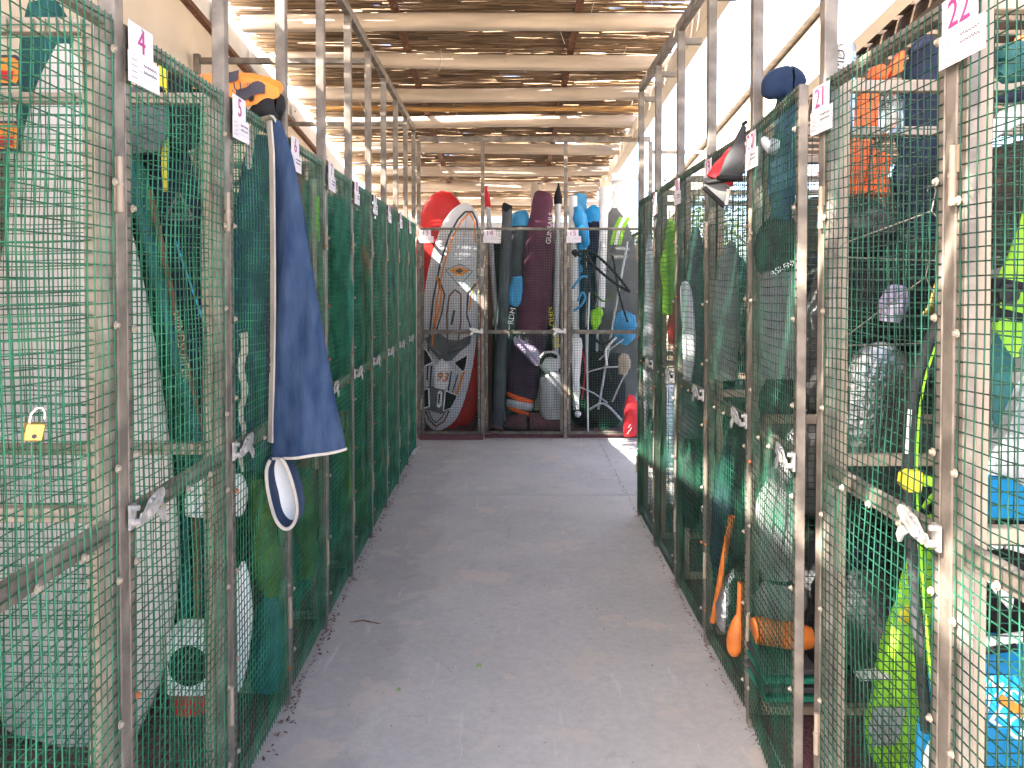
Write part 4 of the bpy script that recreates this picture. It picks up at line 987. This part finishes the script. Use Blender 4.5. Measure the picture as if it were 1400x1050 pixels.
for pts_, r_, mm, l in (([(806, 455, 7.75), (822, 470, 7.72), (840, 462, 7.75)], .012, M_BLACK, 'black curved tube just under the middle rail of locker fifteen'),
    ([(797, 350, 7.8), (815, 430, 7.78), (835, 520, 7.8)], .010, M_CHAR, 'long dark tube slanting right across locker fifteen'),
    ([(858, 330, 7.8), (840, 430, 7.78), (818, 560, 7.8)], .012, M_SILVB, 'long grey tube slanting left across locker fifteen'),
    ([(792, 470, 7.78), (800, 500, 7.74), (796, 545, 7.78)], .009, M_REDF, 'red cord hanging by the white harness'),
    ([(838, 350, 7.78), (846, 400, 7.74), (858, 440, 7.78)], .010, M_BLACK, 'black bent tube above the teal blue bag'),
    ([(806, 560, 7.74), (826, 552, 7.70), (850, 575, 7.74)], .012, M_SILVB, 'grey curved tube lying low in locker fifteen'),
    ([(812, 400, 7.76), (826, 412, 7.72), (838, 398, 7.76)], .009, M_OLIVE, 'green cord looped between the two booms'),
    ([(804, 590, 7.7), (803, 480, 7.72), (806, 400, 7.72)], .008, M_WHITE, 'thin white cord hanging down the middle of locker fifteen')):
    mb = MB(); mb.tube([Vector(v[:3]) for v in catmull([tuple(P(*q)) for q in pts_], 6)], r_, 6); solo('tube', l, 'tube', mb, mm, smooth=True)
bag('bag', 'green leafy cloth bundle at the middle rail of locker fifteen', 'bundle', [(812, 452, 7.8, 4), (814, 440, 7.8, 9), (818, 428, 7.8, 8), (820, 420, 7.8, 3)], M_LIME, depth=.6, wr=.04, seed=3)
bag('harness', 'white and red harness hanging left in locker fifteen', 'harness', [(790, 560, 7.75, 3), (788, 520, 7.75, 5), (788, 480, 7.75, 8), (788, 462, 7.75, 6)], M_WHITE, depth=.6, wr=.015)
mb = MB(); c = P(790, 566, 7.66); bmq = MB(); bmq.lathe([(.002, -.034), (.02, -.027), (.033, -.006), (.033, .008), (.02, .028), (.002, .034)], c, 14); solo('float_ball', 'small white ball float low in locker fifteen', 'ball', bmq, M_WHITE, smooth=True)
bag('brown_bag', 'brown furry bundle on the right in locker fifteen', 'bundle', [(852, 512, 7.8, 6), (853, 500, 7.8, 9), (854, 490, 7.8, 8), (856, 484, 7.8, 4)], M_SAND, depth=.7, wr=.02)
t = thing('dry_bag', 'red dry bag with white marks standing at the right corner', 'bag', P(861, 600, 7.48)); t.location.z = 0
part(t, 'body', sack([(861, 602, 7.48, 7), (861, 592, 7.48, 9), (862, 565, 7.48, 9), (863, 548, 7.48, 7), (864, 540, 7.48, 3)], .8, .015), M_REDF, True)
mb = MB()
for dx, dz in ((0, 0), (.012, -.03), (-.01, -.06)): mb.bar(P(859, 585, 7.41) + Vector((dx, 0, dz)), P(862, 580, 7.41) + Vector((dx, 0, dz)), .004, .01)
part(t, 'mark', mb, M_WHITE, stuff=True)
# ------------------------------------------------------------------ right lockers
# locker 22 sightline
bag('cloth', 'teal cloth at the very top right edge of the photo', 'cloth', [(1368, 108, 1.75, 6), (1385, 98, 1.75, 20), (1395, 75, 1.75, 24), (1400, 60, 1.75, 10)], M_TEAL, depth=.6, wr=.02)
bag('cloth', 'orange cloth scrap above the teal cloth at right edge', 'cloth', [(1388, 66, 1.8, 4), (1396, 60, 1.8, 14), (1404, 55, 1.8, 12), (1410, 52, 1.8, 5)], M_ORFOAM, depth=.6, wr=.01)
bag('cloth', 'navy folded cloth under the teal cloth at right edge', 'cloth', [(1360, 138, 1.72, 4), (1375, 134, 1.72, 8), (1400, 130, 1.72, 10), (1420, 128, 1.72, 6)], M_NAVY, depth=.9, wr=.01)
bag('board', 'white rounded board nose under the navy cloth', 'board', [(1352, 190, 1.75, 4), (1366, 172, 1.75, 12), (1392, 152, 1.75, 18), (1425, 140, 1.75, 20), (1460, 134, 1.75, 12)], M_WHITE, depth=.5)
t = thing('kite_bag', 'lime kite bag with black straps at the right edge of the photo', 'bag', P(1390, 480, 1.75))
part(t, 'body', sack([(1400, 500, 1.75, 40), (1402, 450, 1.75, 46), (1406, 380, 1.75, 36), (1412, 310, 1.75, 20), (1416, 270, 1.75, 8)], .45, .015), M_LIME, True)
for a, b_ in (((1356, 384), (1420, 396)), ((1358, 425), (1420, 440)), ((1362, 384), (1358, 440))):
    part(t, 'strap', pole((*a, 1.66), (*b_, 1.66), .010), M_BLACK, True)
mb = MB(); mb.lathe([(.022, 0), (.022, -.012), (.015, -.014), (.014, -.002)], P(1376, 402, 1.65), 14, 'y'); part(t, 'buckle', mb, M_CHAR, True)
bag('sail_bag', 'teal bag below the lime kite bag at right edge', 'bag', [(1366, 610, 1.72, 10), (1372, 580, 1.72, 20), (1372, 520, 1.72, 22), (1364, 470, 1.72, 12), (1362, 455, 1.72, 5)], M_TEAL, depth=.5, wr=.015)
t = thing('surf_board', 'grey and blue board end behind the door with card 22', 'board', P(1390, 730, 1.68))
mb = MB(); mb.add([P(*q) for q in ((1355, 650, 1.68), (1400, 530, 1.68), (1440, 430, 1.68), (1440, 690, 1.68), (1380, 652, 1.68))] + [P(*q) + Vector((0, .06, 0)) for q in ((1355, 650, 1.68), (1400, 530, 1.68), (1440, 430, 1.68), (1440, 690, 1.68), (1380, 652, 1.68))], [(0, 1, 2, 3, 4)[::-1], (5, 6, 7, 8, 9)] + [(i, (i + 1) % 5, 5 + (i + 1) % 5, 5 + i) for i in range(5)]); part(t, 'grey_panel', mb, M_SILVB)
mb = MB(); mb.add([P(*q) for q in ((1354, 652, 1.679), (1380, 654, 1.679), (1440, 690, 1.679), (1440, 715, 1.679), (1354, 708, 1.679))] + [P(*q) + Vector((0, .06, 0)) for q in ((1354, 652, 1.679), (1380, 654, 1.679), (1440, 690, 1.679), (1440, 715, 1.679), (1354, 708, 1.679))], [(0, 1, 2, 3, 4)[::-1], (5, 6, 7, 8, 9)] + [(i, (i + 1) % 5, 5 + (i + 1) % 5, 5 + i) for i in range(5)]); part(t, 'blue_panel', mb, M_BLUE)
bag('harness_bar', 'white and black harness bar behind the door with card 22', 'harness', [(1352, 748, 1.7, 6), (1374, 744, 1.7, 9), (1400, 750, 1.7, 11), (1425, 760, 1.7, 8)], M_WHITE, depth=.8, wr=.012)
bag('strap', 'black strap bundle under the white harness bar', 'strap', [(1352, 768, 1.72, 8), (1376, 772, 1.72, 14), (1405, 780, 1.72, 14), (1430, 786, 1.72, 6)], M_BLACK, depth=.8, wr=.014)
bag('cloth', 'white tilted panel below the middle rail at right edge', 'panel', [(1352, 775, 1.74, 12), (1372, 800, 1.74, 16), (1398, 830, 1.74, 16), (1430, 862, 1.74, 12)], M_WHITE, depth=.3)
t = thing('windsurf_board', 'bright blue board with white lettering at the lower right edge', 'board', P(1380, 1060, 1.68)); t.location.z = BASE
part(t, 'hull', sack([(1372, 1290, 1.72, 60), (1372, 1150, 1.72, 96), (1374, 1020, 1.72, 100), (1378, 930, 1.72, 90), (1384, 890, 1.72, 70), (1388, 876, 1.72, 30)], .3, e=3, n=24), M_BLUE, True)
part(t, 'nose_rim', pole((1300, 884, 1.66), (1420, 868, 1.655), .012), M_WHITE, True)
part(t, 'nose_rim', pole((1302, 893, 1.655), (1388, 884, 1.65), .010), M_BLACK, True)
for s_, x, y, sz, a in (('MISSION', 1400, 966, .05, 32), ('AEGO', 1384, 990, .07, 34)):
    link('lettering', text_mesh('lettering', s_, sz, M_WHITE), t, P(x, y, 1.555) - Vector(t.location), (0, R(a), 0))
mb = MB(); mb.bar(P(1366, 955, 1.552), P(1420, 986, 1.552), .004, .02, (P(1366, 955, 1.55) - P(1420, 986, 1.55)).cross(Vector((0, 1, 0)))); part(t, 'flash', mb, M_ORANGE)

# locker 21 sightline
fo = thing('life_vest', 'orange foam vest of folded panels behind the door with card 21', 'life vest', P(1185, 270, 2.95))
for q in ([(1187, 108), (1196, 90), (1208, 86), (1222, 92), (1214, 108)], [(1178, 125), (1212, 127), (1202, 176), (1168, 176)], [(1166, 188), (1198, 190), (1180, 262), (1176, 268), (1148, 272), (1152, 240)], [(1196, 200), (1224, 214), (1216, 240), (1220, 268), (1178, 266), (1190, 230)], [(1222, 86), (1232, 70), (1240, 66), (1236, 98), (1220, 106)]):
    p0 = [P(x, y, 2.9) for x, y in q]; n_ = len(p0); mb = MB()
    mb.add(p0 + [p + Vector((0, .05, 0)) for p in p0], [tuple(range(n_ - 1, -1, -1)), tuple(range(n_, 2 * n_))] + [(i, (i + 1) % n_, n_ + (i + 1) % n_, n_ + i) for i in range(n_)]); bevel(part(fo, 'panel', mb, M_ORFOAM), .012, 2)
bag('wetsuit', 'navy wetsuit hanging behind the door with card 21', 'wetsuit', [(1262, 330, 3.0, 26), (1264, 250, 3.0, 44), (1264, 150, 3.0, 40), (1266, 90, 3.0, 30), (1268, 50, 3.0, 12)], M_NAVY, depth=.35, wr=.03)
mb = MB(); c = P(1218, 153, 2.5); mb.lathe([(.002, -.07), (.032, -.068), (.036, -.05), (.036, .03), (.026, .045), (.026, .055)], c, 20); t = tag(link('glass_jar', mb.mesh('glass_jar', M_GLASS, True, c), None, c), 'clear glass jar beside the orange foam vest', 'jar')
mb = MB(); mb.lathe([(.029, .056), (.029, .072), (.024, .074)], c, 20); part(t, 'lid', mb, M_SILVB, True)
bag('net_bag', 'black net bag full of gear under the orange vest', 'bag', [(1186, 350, 2.7, 22), (1184, 325, 2.7, 40), (1184, 295, 2.7, 38), (1184, 275, 2.7, 18)], M_BLACK, depth=.6, wr=.03)
def hanger(label, hook, a, b_, Y, tone):
    mb = MB(); h = P(*hook, Y); A = P(*a, Y); B = P(*b_, Y); top = h + Vector((0, 0, -.05))
    mb.tube([h + Vector((-.012, 0, .0)), h + Vector((-.008, 0, .014)), h + Vector((.004, 0, .016)), h + Vector((.01, 0, .004)), top + Vector((.004, 0, .02)), top], .0017, 6)
    mb.tube([top, A + Vector((.03, 0, .025)), A, A + Vector((.02, 0, -.012)), B + Vector((-.02, 0, -.012)), B, B + Vector((-.02, 0, .02)), top], .0017, 6)
    return solo('wire_hanger', label, 'hanger', mb, tone, smooth=True)
hanger('white wire coat hanger hooked high in the locker with card 21', (1274, 262), (1140, 345), (1330, 352), 1.98, M_GALV)
hanger('lower white wire coat hanger above the silver foil dome', (1266, 352), (1150, 466), (1310, 462), 1.98, M_GALV)
bag('cloth', 'lilac crumpled cloth hanging in the middle of locker twenty one', 'cloth', [(1216, 440, 2.4, 10), (1220, 415, 2.4, 20), (1228, 400, 2.4, 18), (1238, 392, 2.4, 6)], M_LILAC, depth=.5, wr=.02)
bag('handle', 'yellow brown curved handle beside the lower coat hanger', 'handle', [(1262, 432, 2.2, 4), (1274, 420, 2.2, 7), (1281, 395, 2.2, 6), (1287, 372, 2.2, 4)], M_BRASS, depth=.4)
bag('sunshade', 'silver foil sunshade folded into a dome behind locker twenty one', 'sunshade', [(1196, 628, 2.55, 40), (1196, 580, 2.55, 52), (1198, 530, 2.55, 50), (1204, 495, 2.55, 40), (1210, 475, 2.55, 22), (1212, 468, 2.55, 6)], M_SILV, depth=.5, wr=.012)
bag('bag', 'black bag stuffed in the upper middle of locker twenty one', 'bag', [(1215, 480, 2.75, 40), (1215, 420, 2.75, 62), (1218, 350, 2.75, 58), (1222, 320, 2.75, 24)], M_BLACK, depth=.5, wr=.04)
t = thing('boom', 'bent grey foam boom with a lime cord in locker twenty one', 'boom', P(1265, 960, 1.85)); 
q = [Vector(v[:3]) for v in catmull([tuple(P(x, y, 1.85)) for x, y in ((1300, 425), (1275, 455), (1252, 520), (1243, 590), (1242, 680), (1250, 800), (1262, 940), (1266, 1000))], 6)]
mb = MB(); mb.tube(q, .013, 10); part(t, 'arm', mb, M_CHAR, True)
mb = MB(); mb.tube([p + Vector((.014, -.014, 0)) for p in q[4:]], .0028, 6); part(t, 'cord', mb, M_LIME, True)
mb = MB(); mb.tube([P(1244, 560, 1.83), P(1240, 620, 1.83)], .005, 6); part(t, 'sticker', mb, M_WHITE)
t = thing('clip', 'yellow plastic clip on the bent grey boom', 'clip', P(1250, 675, 1.82))
mb = MB(); mb.prism([(-.03, -.008), (-.012, -.026), (.018, -.026), (.02, .0), (.02, .024), (-.01, .026), (-.026, .018)], P(1251, 659, 1.815), (1, 0, 0), (0, 0, 1), (0, .03, 0)); bevel(part(t, 'jaw', mb, M_YELL), .004, 2)
mb = MB(); mb.box(P(1266, 657, 1.825), (.02, .03, .024)); bevel(part(t, 'button', mb, M_LIME), .004, 2)
t = thing('kite_bag', 'tall lime green bag with a grey patch at the foot of locker twenty one', 'bag', P(1230, 1030, 2.3)); t.location.z = BASE
part(t, 'body', sack([(1236, 1048, 2.3, 34), (1232, 1015, 2.3, 48), (1240, 950, 2.3, 50), (1252, 870, 2.3, 44), (1264, 800, 2.3, 33), (1272, 735, 2.3, 22), (1274, 705, 2.3, 10)], .5, .012, n=24), M_LIME, True)
mb = sheet([(968, 1196, 1240), (990, 1188, 1236), (1020, 1192, 1226)], 2.235, .004, .004, nx=6, nz=6); part(t, 'patch', mb, M_SILVB)
part(t, 'yellow_flash', sack([(1232, 850, 2.23, 6), (1240, 840, 2.23, 10), (1246, 830, 2.23, 6)], .3), M_YELL, True)
bag('strap', 'lime strap end sticking out behind the yellow clip', 'strap', [(1262, 694, 2.0, 3), (1272, 682, 2.0, 4), (1284, 672, 2.0, 5), (1292, 666, 2.0, 3)], M_LIME, depth=.4)
t = thing('fin_board', 'narrow blue board with white rim leaning behind the near right post', 'board', P(1280, 1040, 1.7)); t.location.z = BASE
part(t, 'hull', sack([(1270, 1160, 1.95, 26), (1274, 1010, 1.95, 22), (1284, 920, 1.95, 14), (1291, 860, 1.95, 5)], .4), M_BLUE, True)
part(t, 'rim', sack([(1284, 1080, 1.90, 30), (1284, 1035, 1.90, 22), (1288, 1010, 1.90, 14), (1292, 1000, 1.90, 5)], .3), M_WHITE, True)
for k, (x, y, w, h, Y, mm, l) in enumerate(((1188, 845, 70, 120, 2.5, M_CHAR, 'dark crate low in the shade behind locker twenty one'), (1186, 770, 60, 80, 2.7, M_NAVY, 'navy holdall stacked on the dark crate'), (1170, 700, 50, 60, 2.65, M_BLACK, 'black holdall under the middle rail of locker twenty one'))):
    bag('holdall', l, 'bag', [(x, y + h / 2, Y, w * .42), (x, y + h * .3, Y, w * .5), (x, y - h * .3, Y, w * .5), (x, y - h / 2, Y, w * .36)], mm, depth=.6, wr=.02, e=3.2)
mb = MB(); mb.bar(P(1172, 924, 2.28), P(1212, 920, 2.28), .05, .008); solo('paper_sheet', 'white folded paper on the dark crate', 'paper', mb, M_PAPER)
t = thing('foil_roll', 'silver foil roll standing on top of the right lockers beside card 21', 'foil roll', P(1155, 120, 2.25))
part(t, 'roll', sack([(1153, 180, 2.25, 13), (1154, 130, 2.25, 14), (1155, 90, 2.25, 14), (1155, 64, 2.25, 13), (1155, 62, 2.25, 10)], .9, .004, e=2.2), M_SILV, True)
link('lettering', text_mesh('lettering', 'MD', .04, M_INK), t, P(1148, 82, 2.20) - Vector(t.location), (0, R(-80), 0))

# locker 20
bag('cover', 'dark blue cloth bundle draped over the top of the right locker with card 20', 'cover', [(1050, 134, 2.5, 5), (1053, 128, 2.5, 13), (1062, 118, 2.5, 20), (1074, 114, 2.5, 22), (1086, 114, 2.5, 20), (1096, 120, 2.5, 10)], M_NAVB, depth=.8, wr=.014)
bag('cover', 'long dark blue cover hanging inside the right locker with card 20', 'cover', [(1066, 300, 2.58, 14), (1070, 250, 2.58, 22), (1078, 180, 2.58, 22), (1080, 130, 2.58, 20), (1078, 112, 2.58, 14)], M_BLUET, depth=.4, wr=.015)
bag('scoop', 'pale cone shaped scoop at the upper left behind the mesh of locker twenty', 'scoop', [(1042, 188, 2.4, 3), (1050, 196, 2.4, 9), (1060, 202, 2.4, 11), (1064, 204, 2.4, 6)], M_SILVB, depth=.9)
bag('net_bag', 'black net bag with printed strap in the right locker with card 20', 'bag', [(1066, 385, 2.6, 24), (1066, 350, 2.6, 30), (1067, 315, 2.6, 28), (1068, 295, 2.6, 14)], M_BLACK, depth=.5, wr=.02)
t = thing('strap', 'tilted strap with white lettering across the black net bag', 'strap', P(1080, 365, 2.5)); part(t, 'webbing', pole((1060, 372, 2.5), (1097, 352, 2.5), .012, 4), M_BLACK)
link('lettering', text_mesh('lettering', 'ASKENKOT', .026, M_WHITE), t, P(1079, 362, 2.48) - Vector(t.location), (0, R(-27), 0))
t = thing('seat_back', 'flat grey seat back panel standing in the right locker with card 20', 'panel', P(1066, 520, 2.55)); mb = MB(); mb.prism([(-.07, -.2), (.075, -.2), (.078, .14), (.05, .185), (-.05, .185), (-.075, .15)], P(1068, 447, 2.55), (1, 0, 0), (0, 0, 1), (0, .04, 0)); bevel(part(t, 'board', mb, M_GREYF), .012, 2)
bag('net_bag', 'black mesh sack below the grey panel', 'bag', [(1066, 565, 2.56, 22), (1066, 540, 2.56, 28), (1066, 518, 2.56, 24)], M_BLACK, depth=.5, wr=.02)
bag('foil_wrap', 'silver foil bundle behind the latch of the ajar door', 'foil', [(1076, 660, 2.45, 10), (1082, 630, 2.45, 18), (1090, 600, 2.45, 16), (1096, 580, 2.45, 6)], M_SILV, depth=.6, wr=.02)
bag('duffel', 'grey bag right below the middle rail of locker twenty', 'bag', [(1066, 790, 2.52, 24), (1066, 740, 2.52, 30), (1066, 680, 2.52, 28), (1066, 640, 2.52, 16)], M_GREYF, depth=.5, wr=.02)
bag('duffel', 'lower grey crumpled bag resting above the orange roll', 'bag', [(1066, 846, 2.54, 24), (1066, 825, 2.54, 32), (1068, 795, 2.54, 26)], M_GREYF, depth=.5, wr=.025)
bag('roll', 'orange foam roll lying across the bottom of locker twenty', 'roll', [(1030, 862, 2.5, 14), (1036, 862, 2.5, 18), (1060, 866, 2.5, 18), (1090, 870, 2.5, 18), (1108, 872, 2.5, 14)], M_ORDULL, depth=1, wr=.004)
t = thing('mat', 'dark striped mat folded under the orange roll', 'mat', P(1068, 930, 2.5))
for k in range(4):
    mb = MB(); mb.box(P(1068, 935 - 12 * k, 2.5), (.17, .2, .018)); bevel(part(t, 'fold', mb, M_CHAR if k % 2 else M_GREENN), .004)

def w2p(X, Y, Z):
    z = (Z - CAMH) / Y; b = (z * math.cos(PITCH) + math.sin(PITCH)) / (math.cos(PITCH) - z * math.sin(PITCH))
    return 694 + X / Y * FPX * (1 / 1.0), 407 - b * FPX * (math.cos(PITCH) + b * math.sin(PITCH)) ** 0
rnd = random.Random(77)
where = {22: 'nearest right locker', 21: 'right locker with card 21', 20: 'right locker with the ajar door', 19: 'right locker beside the shorts', 18: 'right locker left of the shorts', 17: 'right locker next to last', 16: 'last right locker'}
for i, n in enumerate(range(22, 15, -1)):  # invented filler bags, added to darken the locker interiors
    yc = 1.435 + PR * i - PR / 2
    for lev, z0, z1 in (('floor', .04, .62), ('middle', .62, 1.12), ('upper', 1.12, 1.62)):
        X = rightX(yc) + rnd.uniform(.50, .66); h = z1 - z0; w_ = rnd.uniform(.24, .32); st = []
        if n == 20 and lev != 'floor': continue
        for u, f in ((0, .75), (.15, 1.0), (.6, 1.05), (.9, .8), (1.0, .35)):
            px_, py_ = w2p(X + rnd.uniform(-.03, .03), yc + .1, z0 + h * u); st.append((px_, py_, yc + .1, w_ * f / (yc + .1) * FPX))
        bag('holdall', 'filler bag added at %s level to darken the %s' % (lev, where[n]), 'bag', st, rnd.choice([M_BLACK, M_CHAR, M_DKGREY, M_GREYF, M_NAVB, M_NET]), group='added bags darkening the right lockers', depth=.7, wr=.05, seed=rnd.random() * 50, e=2.6)

# locker 19, 18 and on
sh = thing('swim_shorts', 'red and charcoal shorts with black hems hung on a right locker', 'shorts', P(990, 280, 2.72))
def leg_cone(tip, a, b_, Y, m, name, hem):
    st = [(tip[0], tip[1], Y, 3), ((tip[0] * 2 + (a[0] + b_[0]) / 2) / 3, (tip[1] * 2 + (a[1] + b_[1]) / 2) / 3, Y, (b_[0] - a[0]) * .26), ((tip[0] + (a[0] + b_[0])) / 3, (tip[1] + (a[1] + b_[1])) / 3, Y, (b_[0] - a[0]) * .42), ((a[0] + b_[0]) / 2, (a[1] + b_[1]) / 2, Y, (b_[0] - a[0]) / 2)]
    part(sh, name, sack(st, .45, .004, n=22), m, True)
    c = P((a[0] + b_[0]) / 2, (a[1] + b_[1]) / 2, Y); hw = (b_[0] - a[0]) / 2 * Y / FPX
    d = (P(*b_, Y) - P(*a, Y)) / 2
    mb = MB(); mb.tube([c + d * math.cos(t_) + Vector((0, -.45 * hw * math.sin(t_), 0)) for t_ in np.linspace(0, 6.2832, 26)], .008, 8, False); part(sh, 'hem', mb, M_BLACK, True)
leg_cone((1008, 196), (965, 250), (1002, 246), 2.72, M_REDF, 'red_leg', 0)
leg_cone((1017, 172), (982, 243), (1013, 245), 2.66, M_CHAR, 'charcoal_leg', 0)
part(sh, 'lower_flap', plate([(963, 254), (998, 250), (996, 268), (992, 279), (988, 281), (976, 271)], 2.71, .02), M_GREYF)
part(sh, 'lower_hem', pole((962, 256, 2.70), (990, 282, 2.70), .009), M_BLACK, True)
part(sh, 'toggle', pole((996, 259, 2.68), (993, 280, 2.68), .007, 8), M_CREAM, True)
part(sh, 'waistband', pole((1015, 171, 2.66), (1021, 166, 2.66), .007, 8), M_BLACK, True)
bag('sail', 'grey sail panel hanging inside the locker with the shorts', 'sail', [(992, 520, 3.2, 14), (992, 470, 3.2, 19), (994, 400, 3.2, 17), (998, 350, 3.2, 12), (1002, 330, 3.2, 5)], M_GREYF, depth=.25, wr=.008)
bag('bag', 'dark navy sail bag low in the locker with the shorts', 'bag', [(985, 800, 3.2, 12), (986, 740, 3.2, 15), (990, 660, 3.2, 14), (994, 610, 3.2, 6)], M_NAVY, depth=.6, wr=.012)
solo('tent_pole', 'thin red orange pole leaning low in the locker with the shorts', 'pole', pole((1000, 706, 2.95), (975, 850, 3.05), .013), M_ORDULL, smooth=True)
bag('foil_wrap', 'crumpled silver foil roll standing at the foot of the locker with the shorts', 'foil', [(992, 862, 2.98, 9), (993, 850, 2.98, 13), (998, 815, 2.98, 14), (1002, 790, 2.98, 9), (1004, 778, 2.98, 3)], M_SILV, depth=.8, wr=.02)
t = thing('buoy', 'orange teardrop buoy with a thin neck near the right aisle edge', 'buoy', P(1005, 895, 2.75)); t.location.z = BASE
part(t, 'body', sack([(1004, 896, 2.75, 5), (1004, 888, 2.75, 10), (1006, 870, 2.75, 12), (1009, 850, 2.75, 8), (1011, 838, 2.75, 3)], .95), M_ORDULL, True)
part(t, 'neck', pole((1011, 842, 2.75), (1013, 796, 2.75), .012), M_ORDULL, True)
bag('sail_bag', 'tall dark bag in the right locker behind the shorts', 'bag', [(948, 690, 3.8, 12), (948, 560, 3.8, 16), (950, 400, 3.8, 14), (952, 310, 3.8, 6)], M_DKGREY, depth=.5, wr=.02)
bag('bag', 'green bundle in the upper part of the next to last right locker', 'bag', [(912, 430, 4.4, 7), (914, 380, 4.4, 9), (917, 330, 4.4, 8), (918, 300, 4.4, 4)], M_LIME, depth=.5, wr=.02)
bag('bag', 'dark red bundle in the next to last right locker', 'bag', [(918, 470, 4.42, 4), (919, 440, 4.42, 6), (920, 400, 4.42, 6), (921, 370, 4.42, 3)], M_REDF, depth=.6, wr=.01)
bag('board', 'grey board upright in the third right locker from the far end', 'board', [(940, 520, 3.75, 6), (942, 470, 3.75, 9), (938, 400, 3.75, 8), (934, 385, 3.75, 3)], M_BOARDW, depth=.3)
bag('bag', 'black bag low in the third right locker from the far end', 'bag', [(945, 720, 3.78, 10), (945, 660, 3.78, 16), (948, 600, 3.78, 12)], M_BLACK, depth=.6, wr=.02)
bag('bag', 'charcoal bag low in the last right locker', 'bag', [(893, 640, 4.9, 6), (893, 600, 4.9, 9), (894, 560, 4.9, 6)], M_CHAR, depth=.6, wr=.02)
bag('board', 'grey white board upright in the last right locker', 'board', [(886, 600, 4.98, 5), (887, 480, 4.98, 8), (888, 360, 4.98, 6), (888, 320, 4.98, 2)], M_BOARDW, depth=.3)

# ------------------------------------------------------------------ floor litter
rnd = random.Random(21); mb = MB()
def leaf(x, y, L):
    a = rnd.uniform(0, 6.28); d = Vector((math.cos(a), math.sin(a), 0)); s_ = Vector((-d.y, d.x, 0)); z = .003; w = L * rnd.uniform(.2, .45)
    c = Vector((x, y, z)); mb.add([c - d * L / 2, c + s_ * w / 2 + Vector((0, 0, .004 * rnd.random())), c + d * L / 2 + Vector((0, 0, rnd.uniform(0, .008))), c - s_ * w / 2 + Vector((0, 0, .003))], [(0, 1, 2, 3)[::-1]])
for q in range(900):
    y = rnd.uniform(1.6, 7.3); k = abs(rnd.gauss(0, .022)); c_ = (y - .95) % PIT
    if min(c_, PIT - c_) > .12 and rnd.random() < .55: continue
    leaf(leftX(y) + .012 + k, y, rnd.uniform(.008, .028))
for q in range(420):
    y = rnd.uniform(2.2, 7.4); leaf(rightX(y) - .012 - abs(rnd.gauss(0, .012)), y, rnd.uniform(.006, .018))
for q in range(170): leaf(rnd.uniform(-.7, .8), rnd.uniform(2.2, 7.2), rnd.uniform(.004, .011))
for q in range(120): leaf(rnd.uniform(-.8, 1.0), 7.47 + rnd.gauss(0, .02), rnd.uniform(.01, .03))
structure('leaf_litter', mb, M_DEAD, 'stuff')
def at_floor(px, py):
    a = P(px, py, 1.0); d = a - Vector((0, 0, CAMH)); return Vector((0, 0, CAMH)) + d * (-CAMH / d.z)
for px, py, r, l in ((655, 911, .009, 'small green bottle cap lying on the grey floor, nearer the middle'), (545, 944, .007, 'smaller green cap lying left of the first on the grey floor')):
    c = at_floor(px, py); mb = MB(); mb.lathe([(r, 0), (r, .004), (r * .85, .009), (r * .2, .011)], c, 14); solo('bottle_cap', l, 'cap', mb, M_LIMEG, smooth=True)
c = at_floor(568, 620); mb = MB()
mb.add([c + Vector(v) for v in ((-.05, -.04, .004), (.0, -.06, .004), (.045, .05, .06), (.02, .08, .05), (-.02, .03, .03))], [(0, 1, 2, 3, 4)])
o = solo('paper_scrap', 'white scrap of paper standing at the far left floor edge', 'paper', mb, M_PAPER); o.modifiers.new('solid', 'SOLIDIFY').thickness = .001
mb = MB(); a = at_floor(478, 851); b_ = at_floor(520, 853)
mb.tube([a, a * .6 + b_ * .4 + Vector((0, .02, .004)), b_], .003, 5); solo('twig', 'thin dry twig on the floor near the left lockers', 'twig', mb, M_DEAD)
